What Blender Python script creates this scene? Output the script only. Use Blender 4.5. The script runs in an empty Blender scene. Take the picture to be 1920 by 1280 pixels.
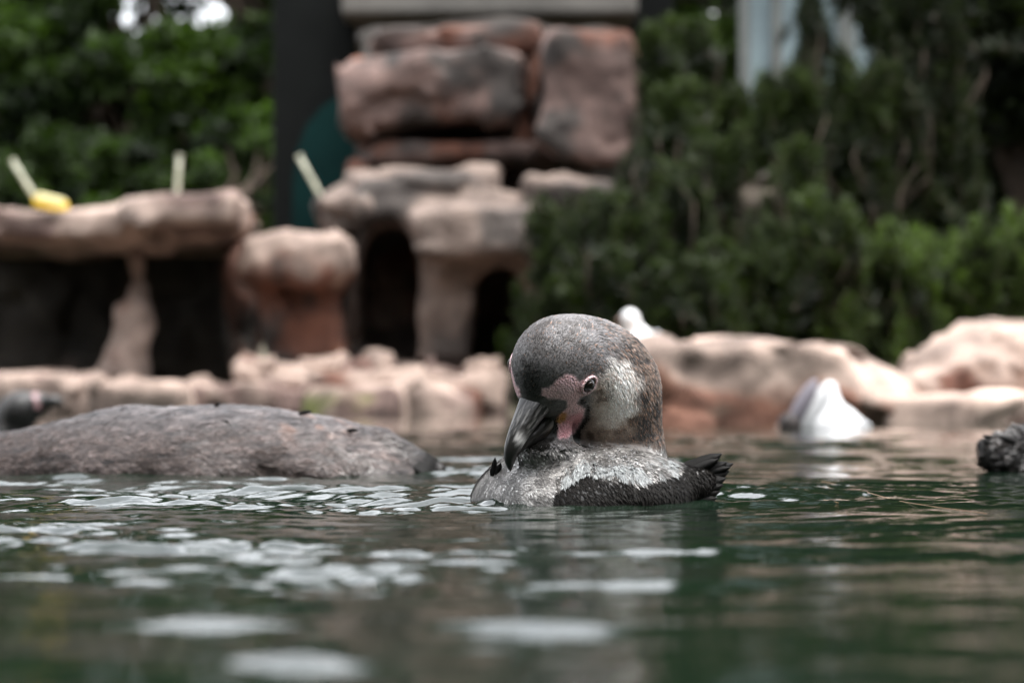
import bpy, math, random
import numpy as np
from mathutils import Vector, Matrix

random.seed(7)
rng = np.random.default_rng(7)
R = math.radians
scene = bpy.context.scene
col = scene.collection

# ------------------------------------------------------------------ camera
CAM_H = 0.086
FPX = 4533.0                      # focal length in photo pixels (85 mm on 36 mm, 1920 px)
PITCH = math.atan(104.0 / FPX)
cam_d = bpy.data.cameras.new('camera')
cam = bpy.data.objects.new('camera', cam_d)
col.objects.link(cam)
cam.location = (0, 0, CAM_H)
cam.rotation_euler = (math.pi / 2 + PITCH, 0, 0)
cam_d.sensor_width = 36.0
cam_d.lens = 85.0
cam_d.clip_start = 0.02
cam_d.clip_end = 2000
cam_d.dof.use_dof = True
cam_d.dof.focus_distance = 1.975
cam_d.dof.aperture_fstop = 6.8
cam_d.dof.aperture_blades = 0
scene.camera = cam

# ------------------------------------------------------------------ world, sun, exposure
SUN_EL, SUN_AZ = R(74), R(120)      # high soft light through thin cloud, slightly from the right and behind
world = bpy.data.worlds.new('World')
scene.world = world
world.use_nodes = True
nt = world.node_tree
nt.nodes.clear()
wout = nt.nodes.new('ShaderNodeOutputWorld')
wbg = nt.nodes.new('ShaderNodeBackground')
sky = nt.nodes.new('ShaderNodeTexSky')
sky.sky_type = 'NISHITA'
sky.sun_disc = False
sky.sun_elevation = SUN_EL
sky.sun_rotation = SUN_AZ
sky.air_density = 1.0
sky.dust_density = 4.0
whs = nt.nodes.new('ShaderNodeHueSaturation')      # thin cloud takes the blue out of the sky
whs.inputs['Saturation'].default_value = 0.14
nt.links.new(sky.outputs[0], whs.inputs['Color'])
wtc = nt.nodes.new('ShaderNodeTexCoord')
wno = nt.nodes.new('ShaderNodeTexNoise')           # broken cloud cover all over the sky
wno.inputs['Scale'].default_value = 5.0
wno.inputs['Detail'].default_value = 6.0
wno.inputs['Roughness'].default_value = 0.6
wrp = nt.nodes.new('ShaderNodeValToRGB')
wrp.color_ramp.elements[0].position, wrp.color_ramp.elements[0].color = 0.32, (0.55, 0.57, 0.60, 1)
wrp.color_ramp.elements[1].position, wrp.color_ramp.elements[1].color = 0.66, (1.5, 1.5, 1.5, 1)
wmx = nt.nodes.new('ShaderNodeMix')
wmx.data_type, wmx.blend_type = 'RGBA', 'MULTIPLY'
wmx.inputs[0].default_value = 1.0
nt.links.new(wtc.outputs['Generated'], wno.inputs['Vector'])
nt.links.new(wno.outputs['Fac'], wrp.inputs[0])
nt.links.new(whs.outputs[0], wmx.inputs[6])
nt.links.new(wrp.outputs[0], wmx.inputs[7])
nt.links.new(wmx.outputs[2], wbg.inputs['Color'])
wbg.inputs['Strength'].default_value = 0.15
nt.links.new(wbg.outputs[0], wout.inputs[0])

sun_d = bpy.data.lights.new('sun', 'SUN')
sun_d.energy = 0.6
sun_d.angle = R(20)
sun_d.color = (1.0, 0.95, 0.88)
sun = bpy.data.objects.new('sun', sun_d)
col.objects.link(sun)
sdir = Vector((math.sin(SUN_AZ) * math.cos(SUN_EL), math.cos(SUN_AZ) * math.cos(SUN_EL), math.sin(SUN_EL)))
sun.rotation_euler = sdir.to_track_quat('Z', 'Y').to_euler()
sun.location = sdir * 30

scene.render.engine = 'CYCLES'
scene.view_settings.view_transform = 'Standard'
scene.view_settings.look = 'None'
scene.view_settings.exposure = 1.95
scene.view_settings.gamma = 1.0
scene.view_settings.use_curve_mapping = False
scene.cycles.use_denoising = True
scene.cycles.max_bounces = 8
scene.cycles.diffuse_bounces = 3
scene.cycles.glossy_bounces = 4
scene.cycles.transmission_bounces = 4
scene.cycles.caustics_reflective = False
scene.cycles.caustics_refractive = False
scene.cycles.sample_clamp_indirect = 6.0

# ------------------------------------------------------------------ layout helpers
_cp, _sp = math.cos(PITCH), math.sin(PITCH)


def at(px, py, D):
    """point at distance D (metres along +Y) seen at photo pixel px, py"""
    x = (px - 960.0) / FPX
    z = (640.0 - py) / FPX
    dy = _cp - z * _sp
    dz = _sp + z * _cp
    return np.array([x / dy * D, D, CAM_H + dz / dy * D])


def project(P):
    """photo pixels of world points"""
    x, y, z = P[:, 0], P[:, 1], P[:, 2] - CAM_H
    f = y * _cp + z * _sp
    u = -y * _sp + z * _cp
    return 960 + FPX * x / f, 640 - FPX * u / f


# ------------------------------------------------------------------ numeric helpers
def _hash(ix, iy, iz, seed):
    h = (ix * 374761393 + iy * 668265263 + iz * 2147483647 + seed * 1274126177) & 0xffffffff
    h = ((h ^ (h >> 13)) * 1274126177) & 0xffffffff
    h = (h ^ (h >> 16)) & 0xffffffff
    return h.astype(np.float64) / 4294967295.0 * 2 - 1


def vnoise(P, seed=0):
    i = np.floor(P).astype(np.int64)
    f = P - i
    u = f * f * f * (f * (f * 6 - 15) + 10)
    ix, iy, iz = i[:, 0], i[:, 1], i[:, 2]
    r = 0
    for dx in (0, 1):
        wx = u[:, 0] if dx else 1 - u[:, 0]
        for dy in (0, 1):
            wy = u[:, 1] if dy else 1 - u[:, 1]
            for dz in (0, 1):
                wz = u[:, 2] if dz else 1 - u[:, 2]
                r = r + wx * wy * wz * _hash(ix + dx, iy + dy, iz + dz, seed)
    return r


def fbm(P, freq, octaves=4, seed=0, gain=0.5):
    r = np.zeros(len(P))
    a = 1.0
    for o in range(octaves):
        r += a * vnoise(P * freq * (2.03 ** o) + 17.3 * o, seed + o)
        a *= gain
    return r


def cellnoise(P, seed=0):
    """constant random value per Voronoi cell: broken, blocky steps"""
    i = np.floor(P).astype(np.int64)
    best = np.full(len(P), 1e9)
    val = np.zeros(len(P))
    for dx in (-1, 0, 1):
        for dy in (-1, 0, 1):
            for dz in (-1, 0, 1):
                c = i + np.array([dx, dy, dz])
                q = c + 0.5 + 0.42 * np.stack([_hash(c[:, 0], c[:, 1], c[:, 2], seed + k) for k in range(3)], 1)
                d = ((P - q) ** 2).sum(1)
                m = d < best
                best[m] = d[m]
                val[m] = _hash(c[m, 0], c[m, 1], c[m, 2], seed + 7)
    return val


def lerp(a, b, t):
    return np.asarray(a) + (np.asarray(b) - np.asarray(a)) * t


def mixc(A, B, m):
    return A * (1 - m[:, None]) + np.asarray(B) * m[:, None]


def sstep(a, b, x):
    t = np.clip((x - a) / (b - a), 0, 1)
    return t * t * (3 - 2 * t)


def smin(a, b, k):
    h = np.clip(0.5 + 0.5 * (b - a) / k, 0, 1)
    return b * (1 - h) + a * h - k * h * (1 - h)


def smax(a, b, k):
    return -smin(-a, -b, k)


def frame_rot(P, c, M):
    return (P - c) @ np.asarray(M).T if M is not None else P - c


def sd_ell(P, c, r, M=None):
    q = frame_rot(P, np.asarray(c), M)
    r = np.asarray(r, float)
    k0 = np.linalg.norm(q / r, axis=1)
    k1 = np.linalg.norm(q / (r * r), axis=1)
    return np.where(k1 < 1e-9, -r.min(), k0 * (k0 - 1.0) / np.maximum(k1, 1e-9))


def sd_cone(P, a, b, ra, rb):
    a, b = np.asarray(a, float), np.asarray(b, float)
    ab = b - a
    t = np.clip((P - a) @ ab / (ab @ ab), 0, 1)
    return np.linalg.norm(P - a - t[:, None] * ab, axis=1) - (ra + (rb - ra) * t)


def sd_box(P, c, h, r, M=None):
    q = np.abs(frame_rot(P, np.asarray(c), M)) - (np.asarray(h) - r)
    return np.linalg.norm(np.maximum(q, 0), axis=1) + np.minimum(q.max(axis=1), 0) - r


def rotz(a):
    return np.array([[math.cos(a), math.sin(a), 0], [-math.sin(a), math.cos(a), 0], [0, 0, 1]])


def rotxyz(ax, ay, az):
    return np.array(Matrix.Rotation(az, 3, 'Z') @ Matrix.Rotation(ay, 3, 'Y') @ Matrix.Rotation(ax, 3, 'X')).T


def surface(f, lo, hi, h, noise=None, band=None):
    """naive surface nets of f(P) < 0"""
    lo = np.asarray(lo, float)
    hi = np.asarray(hi, float)
    n = np.maximum(np.ceil((hi - lo) / h).astype(int) + 1, 4)
    ax = [lo[k] + h * np.arange(n[k]) for k in range(3)]
    G = np.stack(np.meshgrid(*ax, indexing='ij'), -1).reshape(-1, 3)
    F = f(G)
    if noise is not None:
        m = np.abs(F) < band
        F[m] += noise(G[m])
    F = F.reshape(n)
    S = F < 0
    c = S[:-1, :-1, :-1].astype(np.int8)
    tot = sum(S[i:n[0] - 1 + i, j:n[1] - 1 + j, k:n[2] - 1 + k].astype(np.int8)
              for i in (0, 1) for j in (0, 1) for k in (0, 1))
    act = (tot > 0) & (tot < 8)
    idx = -np.ones(act.shape, np.int64)
    I = np.argwhere(act)
    idx[act] = np.arange(len(I))
    corners = [(i, j, k) for i in (0, 1) for j in (0, 1) for k in (0, 1)]
    V = {cn: F[I[:, 0] + cn[0], I[:, 1] + cn[1], I[:, 2] + cn[2]] for cn in corners}
    pos = np.zeros((len(I), 3))
    cnt = np.zeros(len(I))
    for a in corners:
        for k in range(3):
            if a[k] == 0:
                b = list(a)
                b[k] = 1
                b = tuple(b)
                fa, fb = V[a], V[b]
                m = (fa < 0) != (fb < 0)
                t = fa[m] / (fa[m] - fb[m])
                pos[m] += np.asarray(a) + t[:, None] * (np.asarray(b) - np.asarray(a))
                cnt[m] += 1
    verts = lo + h * (I + pos / cnt[:, None])
    quads = []
    for k in range(3):
        o = [(1, 2), (2, 0), (0, 1)][k]
        sl0 = [slice(None)] * 3
        sl1 = [slice(None)] * 3
        sl0[k] = slice(0, -1)
        sl1[k] = slice(1, None)
        ed = S[tuple(sl0)] != S[tuple(sl1)]
        E = np.argwhere(ed)
        ok = (E[:, o[0]] > 0) & (E[:, o[1]] > 0) & (E[:, o[0]] < n[o[0]] - 1) & (E[:, o[1]] < n[o[1]] - 1)
        E = E[ok]
        flip = S[E[:, 0], E[:, 1], E[:, 2]]
        cs = []
        for (d0, d1) in ((-1, -1), (0, -1), (0, 0), (-1, 0)):
            e = E.copy()
            e[:, o[0]] += d0
            e[:, o[1]] += d1
            cs.append(idx[e[:, 0], e[:, 1], e[:, 2]])
        Q = np.stack(cs, 1)
        Q[~flip] = Q[~flip][:, ::-1]
        quads.append(Q)
    return verts, np.concatenate(quads)


def grad(f, P, e=4e-4):
    g = np.zeros_like(P)
    for k in range(3):
        d = np.zeros(3)
        d[k] = e
        g[:, k] = f(P + d) - f(P - d)
    return g / np.maximum(np.linalg.norm(g, axis=1), 1e-12)[:, None]


# ------------------------------------------------------------------ mesh / object helpers
def mesh_np(name, verts, faces, mat=None, colors=None, smooth=True):
    """faces: ndarray (n,k) or a list of such arrays"""
    me = bpy.data.meshes.new(name)
    fl = faces if isinstance(faces, list) else [faces]
    fl = [np.asarray(f, np.int64) for f in fl if len(f)]
    verts = np.asarray(verts, np.float64)
    me.vertices.add(len(verts))
    me.vertices.foreach_set('co', verts.astype(np.float32).ravel())
    loops = np.concatenate([f.ravel() for f in fl])
    sizes = np.concatenate([np.full(len(f), f.shape[1]) for f in fl])
    starts = np.concatenate([[0], np.cumsum(sizes)[:-1]])
    me.loops.add(len(loops))
    me.loops.foreach_set('vertex_index', loops.astype(np.int32))
    me.polygons.add(len(sizes))
    me.polygons.foreach_set('loop_start', starts.astype(np.int32))
    if colors is not None:
        a = me.color_attributes.new('Col', 'FLOAT_COLOR', 'POINT')
        c = np.ones((len(verts), 4), np.float32)
        c[:, :3] = colors
        a.data.foreach_set('color', c.ravel())
    me.update(calc_edges=True)
    me.polygons.foreach_set('use_smooth', np.full(len(sizes), smooth, dtype=bool))
    if mat is not None:
        me.materials.append(mat)
    return me


def link(name, me, parent=None, loc=None):
    """one mesh object; world-space vertices are re-based on the parent's or the given origin"""
    o = bpy.data.objects.new(name, me)
    col.objects.link(o)
    if parent is not None:
        o.parent = parent
        base = parent.location if parent.parent is None else Vector(parent['_w'])
        me.transform(Matrix.Translation(-base))
        o['_w'] = tuple(base)
    elif loc is not None:
        me.transform(Matrix.Translation(-Vector(loc)))
        o.location = Vector(loc)
        o['_w'] = tuple(loc)
    return o


def empty(name, loc):
    o = bpy.data.objects.new(name, None)
    o.empty_display_size = 0.05
    o.location = Vector(loc)
    o['_w'] = tuple(loc)
    col.objects.link(o)
    return o


def tag(o, label, cat, group=None):
    o['label'] = label
    o['category'] = cat
    if group:
        o['group'] = group
    return o


def structure(o, label=None):
    o['kind'] = 'structure'
    if label:
        o['label'] = label
    return o


def tube(pts, rad, seg=8, cap=True):
    """verts, quads, tris of a tube along pts with radius list"""
    pts = np.asarray(pts, float)
    n = len(pts)
    rad = np.broadcast_to(np.asarray(rad, float), (n,))
    T = np.gradient(pts, axis=0)
    T /= np.linalg.norm(T, axis=1)[:, None]
    ref = np.array([0, 0, 1.0]) if abs(T[:, 2]).mean() < 0.8 else np.array([1.0, 0, 0])
    A = np.cross(T, ref)
    A /= np.linalg.norm(A, axis=1)[:, None]
    B = np.cross(T, A)
    th = np.arange(seg) / seg * 2 * math.pi
    V = (pts[:, None] + rad[:, None, None] * (A[:, None] * np.cos(th)[None, :, None] + B[:, None] * np.sin(th)[None, :, None])).reshape(-1, 3)
    i = np.arange(n - 1)[:, None] * seg
    j = np.arange(seg)[None]
    Q = np.stack([i + j, i + seg + j, i + seg + (j + 1) % seg, i + (j + 1) % seg], -1).reshape(-1, 4)
    tris = np.zeros((0, 3), int)
    if cap:
        V = np.concatenate([V, pts[:1], pts[-1:]])
        a, b = n * seg, n * seg + 1
        t1 = np.stack([np.full(seg, a), j[0], (j[0] + 1) % seg], 1)
        t2 = np.stack([np.full(seg, b), (n - 1) * seg + (j[0] + 1) % seg, (n - 1) * seg + j[0]], 1)
        tris = np.concatenate([t1, t2])
    return V, Q, tris


class Acc:
    """collect verts/faces of several pieces for ONE part"""
    def __init__(s):
        s.v, s.q, s.t, s.c, s.n = [], [], [], [], 0

    def add(s, V, Q=None, T=None, colr=None):
        s.v.append(np.asarray(V, float))
        if Q is not None and len(Q):
            s.q.append(np.asarray(Q) + s.n)
        if T is not None and len(T):
            s.t.append(np.asarray(T) + s.n)
        if colr is not None:
            s.c.append(np.broadcast_to(colr, (len(V), 3)))
        s.n += len(V)

    def mesh(s, name, mat, smooth=True):
        fl = []
        if s.q:
            fl.append(np.concatenate(s.q))
        if s.t:
            fl.append(np.concatenate(s.t))
        return mesh_np(name, np.concatenate(s.v), fl, mat, np.concatenate(s.c) if s.c else None, smooth)


def box_mesh(name, c, h, mat, M=None, bevel=0.012):
    import bmesh
    bm = bmesh.new()
    bmesh.ops.create_cube(bm, size=2.0)
    bmesh.ops.scale(bm, vec=h, verts=bm.verts)
    bmesh.ops.bevel(bm, geom=bm.edges[:], offset=bevel, segments=2, affect='EDGES', profile=0.6)
    if M is not None:
        bmesh.ops.rotate(bm, matrix=M, cent=(0, 0, 0), verts=bm.verts)
    bmesh.ops.translate(bm, vec=c, verts=bm.verts)
    me = bpy.data.meshes.new(name)
    bm.to_mesh(me)
    bm.free()
    me.materials.append(mat)
    return me


# ------------------------------------------------------------------ materials
def newmat(name):
    m = bpy.data.materials.new(name)
    m.use_nodes = True
    t = m.node_tree
    return m, t, t.nodes['Principled BSDF'], t.nodes['Material Output']


def N(t, typ, **kw):
    n = t.nodes.new(typ)
    for k, v in kw.items():
        if k in n.inputs:
            n.inputs[k].default_value = v
        else:
            setattr(n, k, v)
    return n


def ramp(t, fac, stops):
    r = t.nodes.new('ShaderNodeValToRGB')
    el = r.color_ramp.elements
    while len(el) < len(stops):
        el.new(0.5)
    for e, (p, c) in zip(el, stops):
        e.position = p
        e.color = (*c, 1)
    t.links.new(fac, r.inputs[0])
    return r.outputs[0]


def noise_out(t, scale, detail=6, rough=0.55, vec=None, sc=None):
    n = N(t, 'ShaderNodeTexNoise')
    n.inputs['Scale'].default_value = scale
    n.inputs['Detail'].default_value = detail
    n.inputs['Roughness'].default_value = rough
    if vec is not None:
        t.links.new(vec, n.inputs['Vector'])
    return n.outputs['Fac']


def coords(t, scale=(1, 1, 1), which='Object'):
    tc = t.nodes.new('ShaderNodeTexCoord')
    mp = t.nodes.new('ShaderNodeMapping')
    mp.inputs['Scale'].default_value = scale
    t.links.new(tc.outputs[which], mp.inputs['Vector'])
    return mp.outputs[0]


def mix(t, fac, a, b, mode='MIX'):
    m = t.nodes.new('ShaderNodeMix')
    m.data_type = 'RGBA'
    m.blend_type = mode
    for s, v in ((0, fac), (6, a), (7, b)):
        if hasattr(v, 'node'):
            t.links.new(v, m.inputs[s])
        else:
            m.inputs[s].default_value = v if s == 0 else (*v, 1)
    return m.outputs[2]


def bump(t, b, height, strength, dist):
    n = t.nodes.new('ShaderNodeBump')
    n.inputs['Strength'].default_value = strength
    n.inputs['Distance'].default_value = dist
    t.links.new(height, n.inputs['Height'])
    t.links.new(n.outputs[0], b.inputs['Normal'])


def rock_material(name, pale, mid, dark, red, redness, scale=1.0, rough=0.9):
    m, t, b, o = newmat(name)
    v = coords(t)
    n1 = noise_out(t, 2.2 * scale, 7, 0.6, v)
    c1 = ramp(t, n1, [(0.30, dark), (0.47, mid), (0.62, pale), (0.75, pale)])
    n2 = noise_out(t, 3.1 * scale, 4, 0.6, coords(t, (1, 1, 0.6)))
    f2 = ramp(t, n2, [(0.52 - redness * 0.3, (0, 0, 0)), (0.66 - redness * 0.3, (1, 1, 1))])
    c2 = mix(t, f2, c1, red)
    n3 = noise_out(t, 22 * scale, 5, 0.7, v)
    c3 = mix(t, 0.35, c2, ramp(t, n3, [(0.35, (0.25, 0.25, 0.25)), (0.65, (1, 1, 1))]), 'MULTIPLY')
    t.links.new(c3, b.inputs['Base Color'])
    b.inputs['Roughness'].default_value = rough
    bump(t, b, noise_out(t, 14 * scale, 8, 0.7, v), 0.6, 0.03)
    return m


M_rock_tan = rock_material('rock_tan', (0.62, 0.52, 0.44), (0.45, 0.35, 0.28), (0.22, 0.15, 0.11), (0.36, 0.16, 0.10), 0.15)
M_rock_pink = rock_material('rock_pink', (0.52, 0.41, 0.37), (0.37, 0.27, 0.24), (0.15, 0.11, 0.095), (0.34, 0.13, 0.08), 0.05)
M_rock_red = rock_material('rock_red', (0.42, 0.30, 0.25), (0.36, 0.19, 0.14), (0.20, 0.09, 0.06), (0.38, 0.13, 0.08), 0.5)
M_rock_pale = rock_material('rock_pale', (0.72, 0.66, 0.60), (0.62, 0.54, 0.48), (0.42, 0.33, 0.28), (0.50, 0.31, 0.23), 0.02)

# rock whose colours are also carried per vertex (stains with a shape of their own)
def rock_vc(name):
    m, t, b, o = newmat(name)
    a = N(t, 'ShaderNodeVertexColor', layer_name='Col')
    v = coords(t)
    n3 = noise_out(t, 5, 8, 0.65, v)
    c = mix(t, 0.75, a.outputs[0], ramp(t, n3, [(0.34, (0.20, 0.18, 0.17)), (0.5, (0.80, 0.77, 0.75)), (0.64, (1.3, 1.27, 1.25))]), 'MULTIPLY')
    t.links.new(c, b.inputs['Base Color'])
    b.inputs['Roughness'].default_value = 0.88
    bump(t, b, noise_out(t, 16, 8, 0.7, v), 0.55, 0.02)
    return m


M_rock_vc = rock_vc('rock_stained')


def leaf_material(name, trans=0.45, rough=0.55):
    m, t, b, o = newmat(name)
    a = N(t, 'ShaderNodeVertexColor', layer_name='Col')
    t.links.new(a.outputs[0], b.inputs['Base Color'])
    b.inputs['Roughness'].default_value = rough
    b.inputs['Specular IOR Level'].default_value = 0.3
    tr = t.nodes.new('ShaderNodeBsdfTranslucent')
    g = mix(t, 1.0, a.outputs[0], (1.25, 1.4, 0.5), 'MULTIPLY')
    t.links.new(g, tr.inputs['Color'])
    ms = t.nodes.new('ShaderNodeMixShader')
    ms.inputs[0].default_value = trans
    t.links.new(b.outputs[0], ms.inputs[1])
    t.links.new(tr.outputs[0], ms.inputs[2])
    t.links.new(ms.outputs[0], o.inputs['Surface'])
    return m


M_leaf = leaf_material('leaf')
M_needle = leaf_material('needle', 0.25)


def simple(name, c, rough=0.6, metal=0.0, nscale=None, nfac=0.3, bmp=0.0):
    m, t, b, o = newmat(name)
    b.inputs['Roughness'].default_value = rough
    b.inputs['Metallic'].default_value = metal
    if nscale:
        v = coords(t)
        f = noise_out(t, nscale, 6, 0.65, v)
        cc = mix(t, nfac, c, ramp(t, f, [(0.3, tuple(x * 0.35 for x in c)), (0.7, tuple(min(x * 1.35, 1) for x in c))]))
        t.links.new(cc, b.inputs['Base Color'])
        if bmp:
            bump(t, b, f, 0.5, bmp)
    else:
        b.inputs['Base Color'].default_value = (*c, 1)
    return m


M_bark = simple('bark', (0.07, 0.05, 0.035), 0.9, 0, 9, 0.8, 0.03)
M_ground = simple('soil', (0.10, 0.085, 0.055), 0.95, 0, 1.5, 0.8, 0.03)
M_concrete = simple('concrete', (0.15, 0.14, 0.125), 0.85, 0, 2.5, 0.5, 0.006)
M_darkpaint = simple('dark_timber', (0.007, 0.008, 0.0075), 0.6, 0, 3, 0.5)
M_teal = simple('teal_paint', (0.003, 0.022, 0.021), 0.55, 0, 4, 0.5)
for _m in (M_darkpaint, M_teal):
    _m.node_tree.nodes['Principled BSDF'].inputs['Specular IOR Level'].default_value = 0.08
M_bluewall = simple('blue_wall', (0.28, 0.36, 0.385), 0.6, 0, 2, 0.35)
M_post = simple('grey_steel', (0.16, 0.17, 0.16), 0.5, 0.2, 6, 0.4)
M_stick = simple('pale_cane', (0.55, 0.55, 0.42), 0.6, 0, 30, 0.5)
M_yellow = simple('yellow_plastic', (0.88, 0.60, 0.02), 0.45)
M_yellow_highlight = simple('cream_highlight', (0.85, 0.78, 0.40), 0.45)
M_straw = simple('straw', (0.25, 0.15, 0.07), 0.6, 0, 60, 0.5)
M_leaf_fallen = simple('fallen_leaf', (0.10, 0.085, 0.012), 0.6, 0, 60, 0.5)


def plumage_material(name, rough=0.45, spec=0.5, nscale=260, nfac=0.55, bdist=0.0012):
    m, t, b, o = newmat(name)
    a = N(t, 'ShaderNodeVertexColor', layer_name='Col')
    v = coords(t)
    f = noise_out(t, nscale, 4, 0.7, v)
    c = mix(t, nfac, a.outputs[0], ramp(t, f, [(0.32, (0.35, 0.33, 0.32)), (0.68, (1.3, 1.28, 1.25))]), 'MULTIPLY')
    t.links.new(c, b.inputs['Base Color'])
    b.inputs['Roughness'].default_value = rough
    b.inputs['Specular IOR Level'].default_value = spec
    bump(t, b, f, 0.5, bdist)
    return m


M_plume = plumage_material('plumage')
M_flake, _t, _b, _o = newmat('feather')
_a = N(_t, 'ShaderNodeVertexColor', layer_name='Col')
_t.links.new(_a.outputs[0], _b.inputs['Base Color'])
_b.inputs['Roughness'].default_value = 0.48
_bw = N(_t, 'ShaderNodeRGBToBW')
_mm = N(_t, 'ShaderNodeMath', operation='MULTIPLY_ADD')
_mm.inputs[1].default_value = 2.0
_mm.inputs[2].default_value = 0.03
_mm.use_clamp = True
_t.links.new(_a.outputs[0], _bw.inputs[0])
_t.links.new(_bw.outputs[0], _mm.inputs[0])
_t.links.new(_mm.outputs[0], _b.inputs['Specular IOR Level'])

M_flake_wet = M_flake.copy()
M_flake_wet.name = 'wet_feather'
_wb = M_flake_wet.node_tree.nodes['Principled BSDF']
_wb.inputs['Roughness'].default_value = 0.32
M_flake_wet.node_tree.links.remove(_wb.inputs['Specular IOR Level'].links[0])
_wb.inputs['Specular IOR Level'].default_value = 0.34

# scaly bare skin of the face
M_skin, _t, _b, _o = newmat('bare_skin')
_a = N(_t, 'ShaderNodeVertexColor', layer_name='Col')
_vo = N(_t, 'ShaderNodeTexVoronoi')
_vo.inputs['Scale'].default_value = 620
_t.links.new(coords(_t), _vo.inputs['Vector'])
_c = mix(_t, 0.7, _a.outputs[0], ramp(_t, _vo.outputs['Distance'], [(0.1, (1.1, 1.1, 1.1)), (0.75, (0.68, 0.58, 0.60))]), 'MULTIPLY')
_t.links.new(_c, _b.inputs['Base Color'])
_b.inputs['Roughness'].default_value = 0.5
_b.inputs['Subsurface Weight'].default_value = 0.12
_b.inputs['Subsurface Radius'].default_value = (0.004, 0.0015, 0.001)
_b.inputs['Subsurface Scale'].default_value = 0.5
_inv = N(_t, 'ShaderNodeMath', operation='MULTIPLY')
_inv.inputs[1].default_value = -1
_t.links.new(_vo.outputs['Distance'], _inv.inputs[0])
bump(_t, _b, _inv.outputs[0], 0.7, 0.0012)

M_bill, _t, _b, _o = newmat('bill_horn')
_a = N(_t, 'ShaderNodeVertexColor', layer_name='Col')
_t.links.new(_a.outputs[0], _b.inputs['Base Color'])
_b.inputs['Roughness'].default_value = 0.28

M_eye = simple('eye', (0.012, 0.008, 0.006), 0.05)
M_iris = simple('iris', (0.010, 0.007, 0.005), 0.06)
M_drop, _t, _b, _o = newmat('droplet')
_b.inputs['Base Color'].default_value = (0.9, 0.9, 0.9, 1)
_b.inputs['Roughness'].default_value = 0.02
_b.inputs['IOR'].default_value = 1.33
_b.inputs['Transmission Weight'].default_value = 1.0

# murky pond water
M_water, _t, _b, _o = newmat('pond_water')
_b.inputs['Base Color'].default_value = (0.0045, 0.0115, 0.0062, 1)
_b.inputs['Roughness'].default_value = 0.025
_b.inputs['IOR'].default_value = 1.333
_w = noise_out(_t, 1.0, 3, 0.55, coords(_t, (5, 9, 1)))
_w2 = noise_out(_t, 1.0, 2, 0.5, coords(_t, (85, 190, 1)))
_ad = N(_t, 'ShaderNodeMath', operation='MULTIPLY_ADD')
_ad.inputs[1].default_value = 0.10
_t.links.new(_w2, _ad.inputs[0])
_t.links.new(_w, _ad.inputs[2])
bump(_t, _b, _ad.outputs[0], 0.16, 0.012)

# ================================================================== SETTING
# ---- ground: one sheet, pool bed in the middle, banks beyond the shore
def shore(x):
    """distance of the far water line"""
    return 12.6 + (7.9 - 12.6) / (1 + np.exp(np.clip(-(x - 0.1) * 6.0, -60, 60)))


gx = np.concatenate([-np.geomspace(400, 14, 14), np.linspace(-13, 13, 131), np.geomspace(14, 400, 14)])
gy = np.concatenate([-np.geomspace(300, 8, 12), np.linspace(-7, 30, 149), np.geomspace(31, 600, 20)])
GX, GY = np.meshgrid(gx, gy, indexing='ij')
sd = GY - shore(GX)
side = np.maximum(np.abs(GX) - 9.0, -(GY + 5.0))
land = np.maximum(sd, side)
gP = np.stack([GX.ravel(), GY.ravel(), np.zeros(GX.size)], 1)
GZ = -0.55 + 0.60 * np.clip(land / 0.7 + 0.5, 0, 1) + 0.55 * np.clip((land - 1.0) / 8, 0, 1)
GZ = GZ.ravel() + 0.05 * fbm(gP, 1.3, 3, 5) * (land.ravel() > 0.2)
V = np.stack([GX.ravel(), GY.ravel(), GZ], 1)
nx_, ny_ = GX.shape
ii = (np.arange(nx_ - 1)[:, None] * ny_ + np.arange(ny_ - 1)[None]).ravel()
Q = np.stack([ii, ii + ny_, ii + ny_ + 1, ii + 1], 1)
structure(link('ground', mesh_np('ground', V, Q, M_ground)), 'brown soil bank around the pool')

# ---- water: swell and ripples as real geometry
def axis(pts):
    out = [pts[0][0]]
    for (a, b, s0, s1) in pts:
        x = a
        while x < b - 1e-9:
            t = (x - a) / (b - a)
            x += s0 + (s1 - s0) * t
            out.append(min(x, b))
    return np.array(out)


wx_pos = axis([(0, 0.50, 0.0046, 0.0050), (0.50, 9.5, 0.0055, 0.9)])[1:]
wx = np.concatenate([-wx_pos[::-1], [0], wx_pos])
wy = np.concatenate([np.linspace(-5.5, 0.4, 24)[:-1], axis([(0.4, 2.9, 0.0055, 0.0072), (2.9, 13.6, 0.008, 0.2)])])
WX, WY = np.meshgrid(wx, wy, indexing='ij')
x, y = WX.ravel(), WY.ravel()
h = np.zeros_like(x)
wr = np.random.default_rng(11)


def patch(cx, cy, sx, sy):
    return np.exp(-((x - cx) / sx) ** 2 - ((y - cy) / sy) ** 2)


P2 = np.stack([x, y, np.zeros_like(x)], 1)
mod = 0.30 + 1.15 * sstep(-0.25, 0.65, fbm(P2 * np.array([1.0, 1.3, 1]), 3.4, 3, 31))
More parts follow.
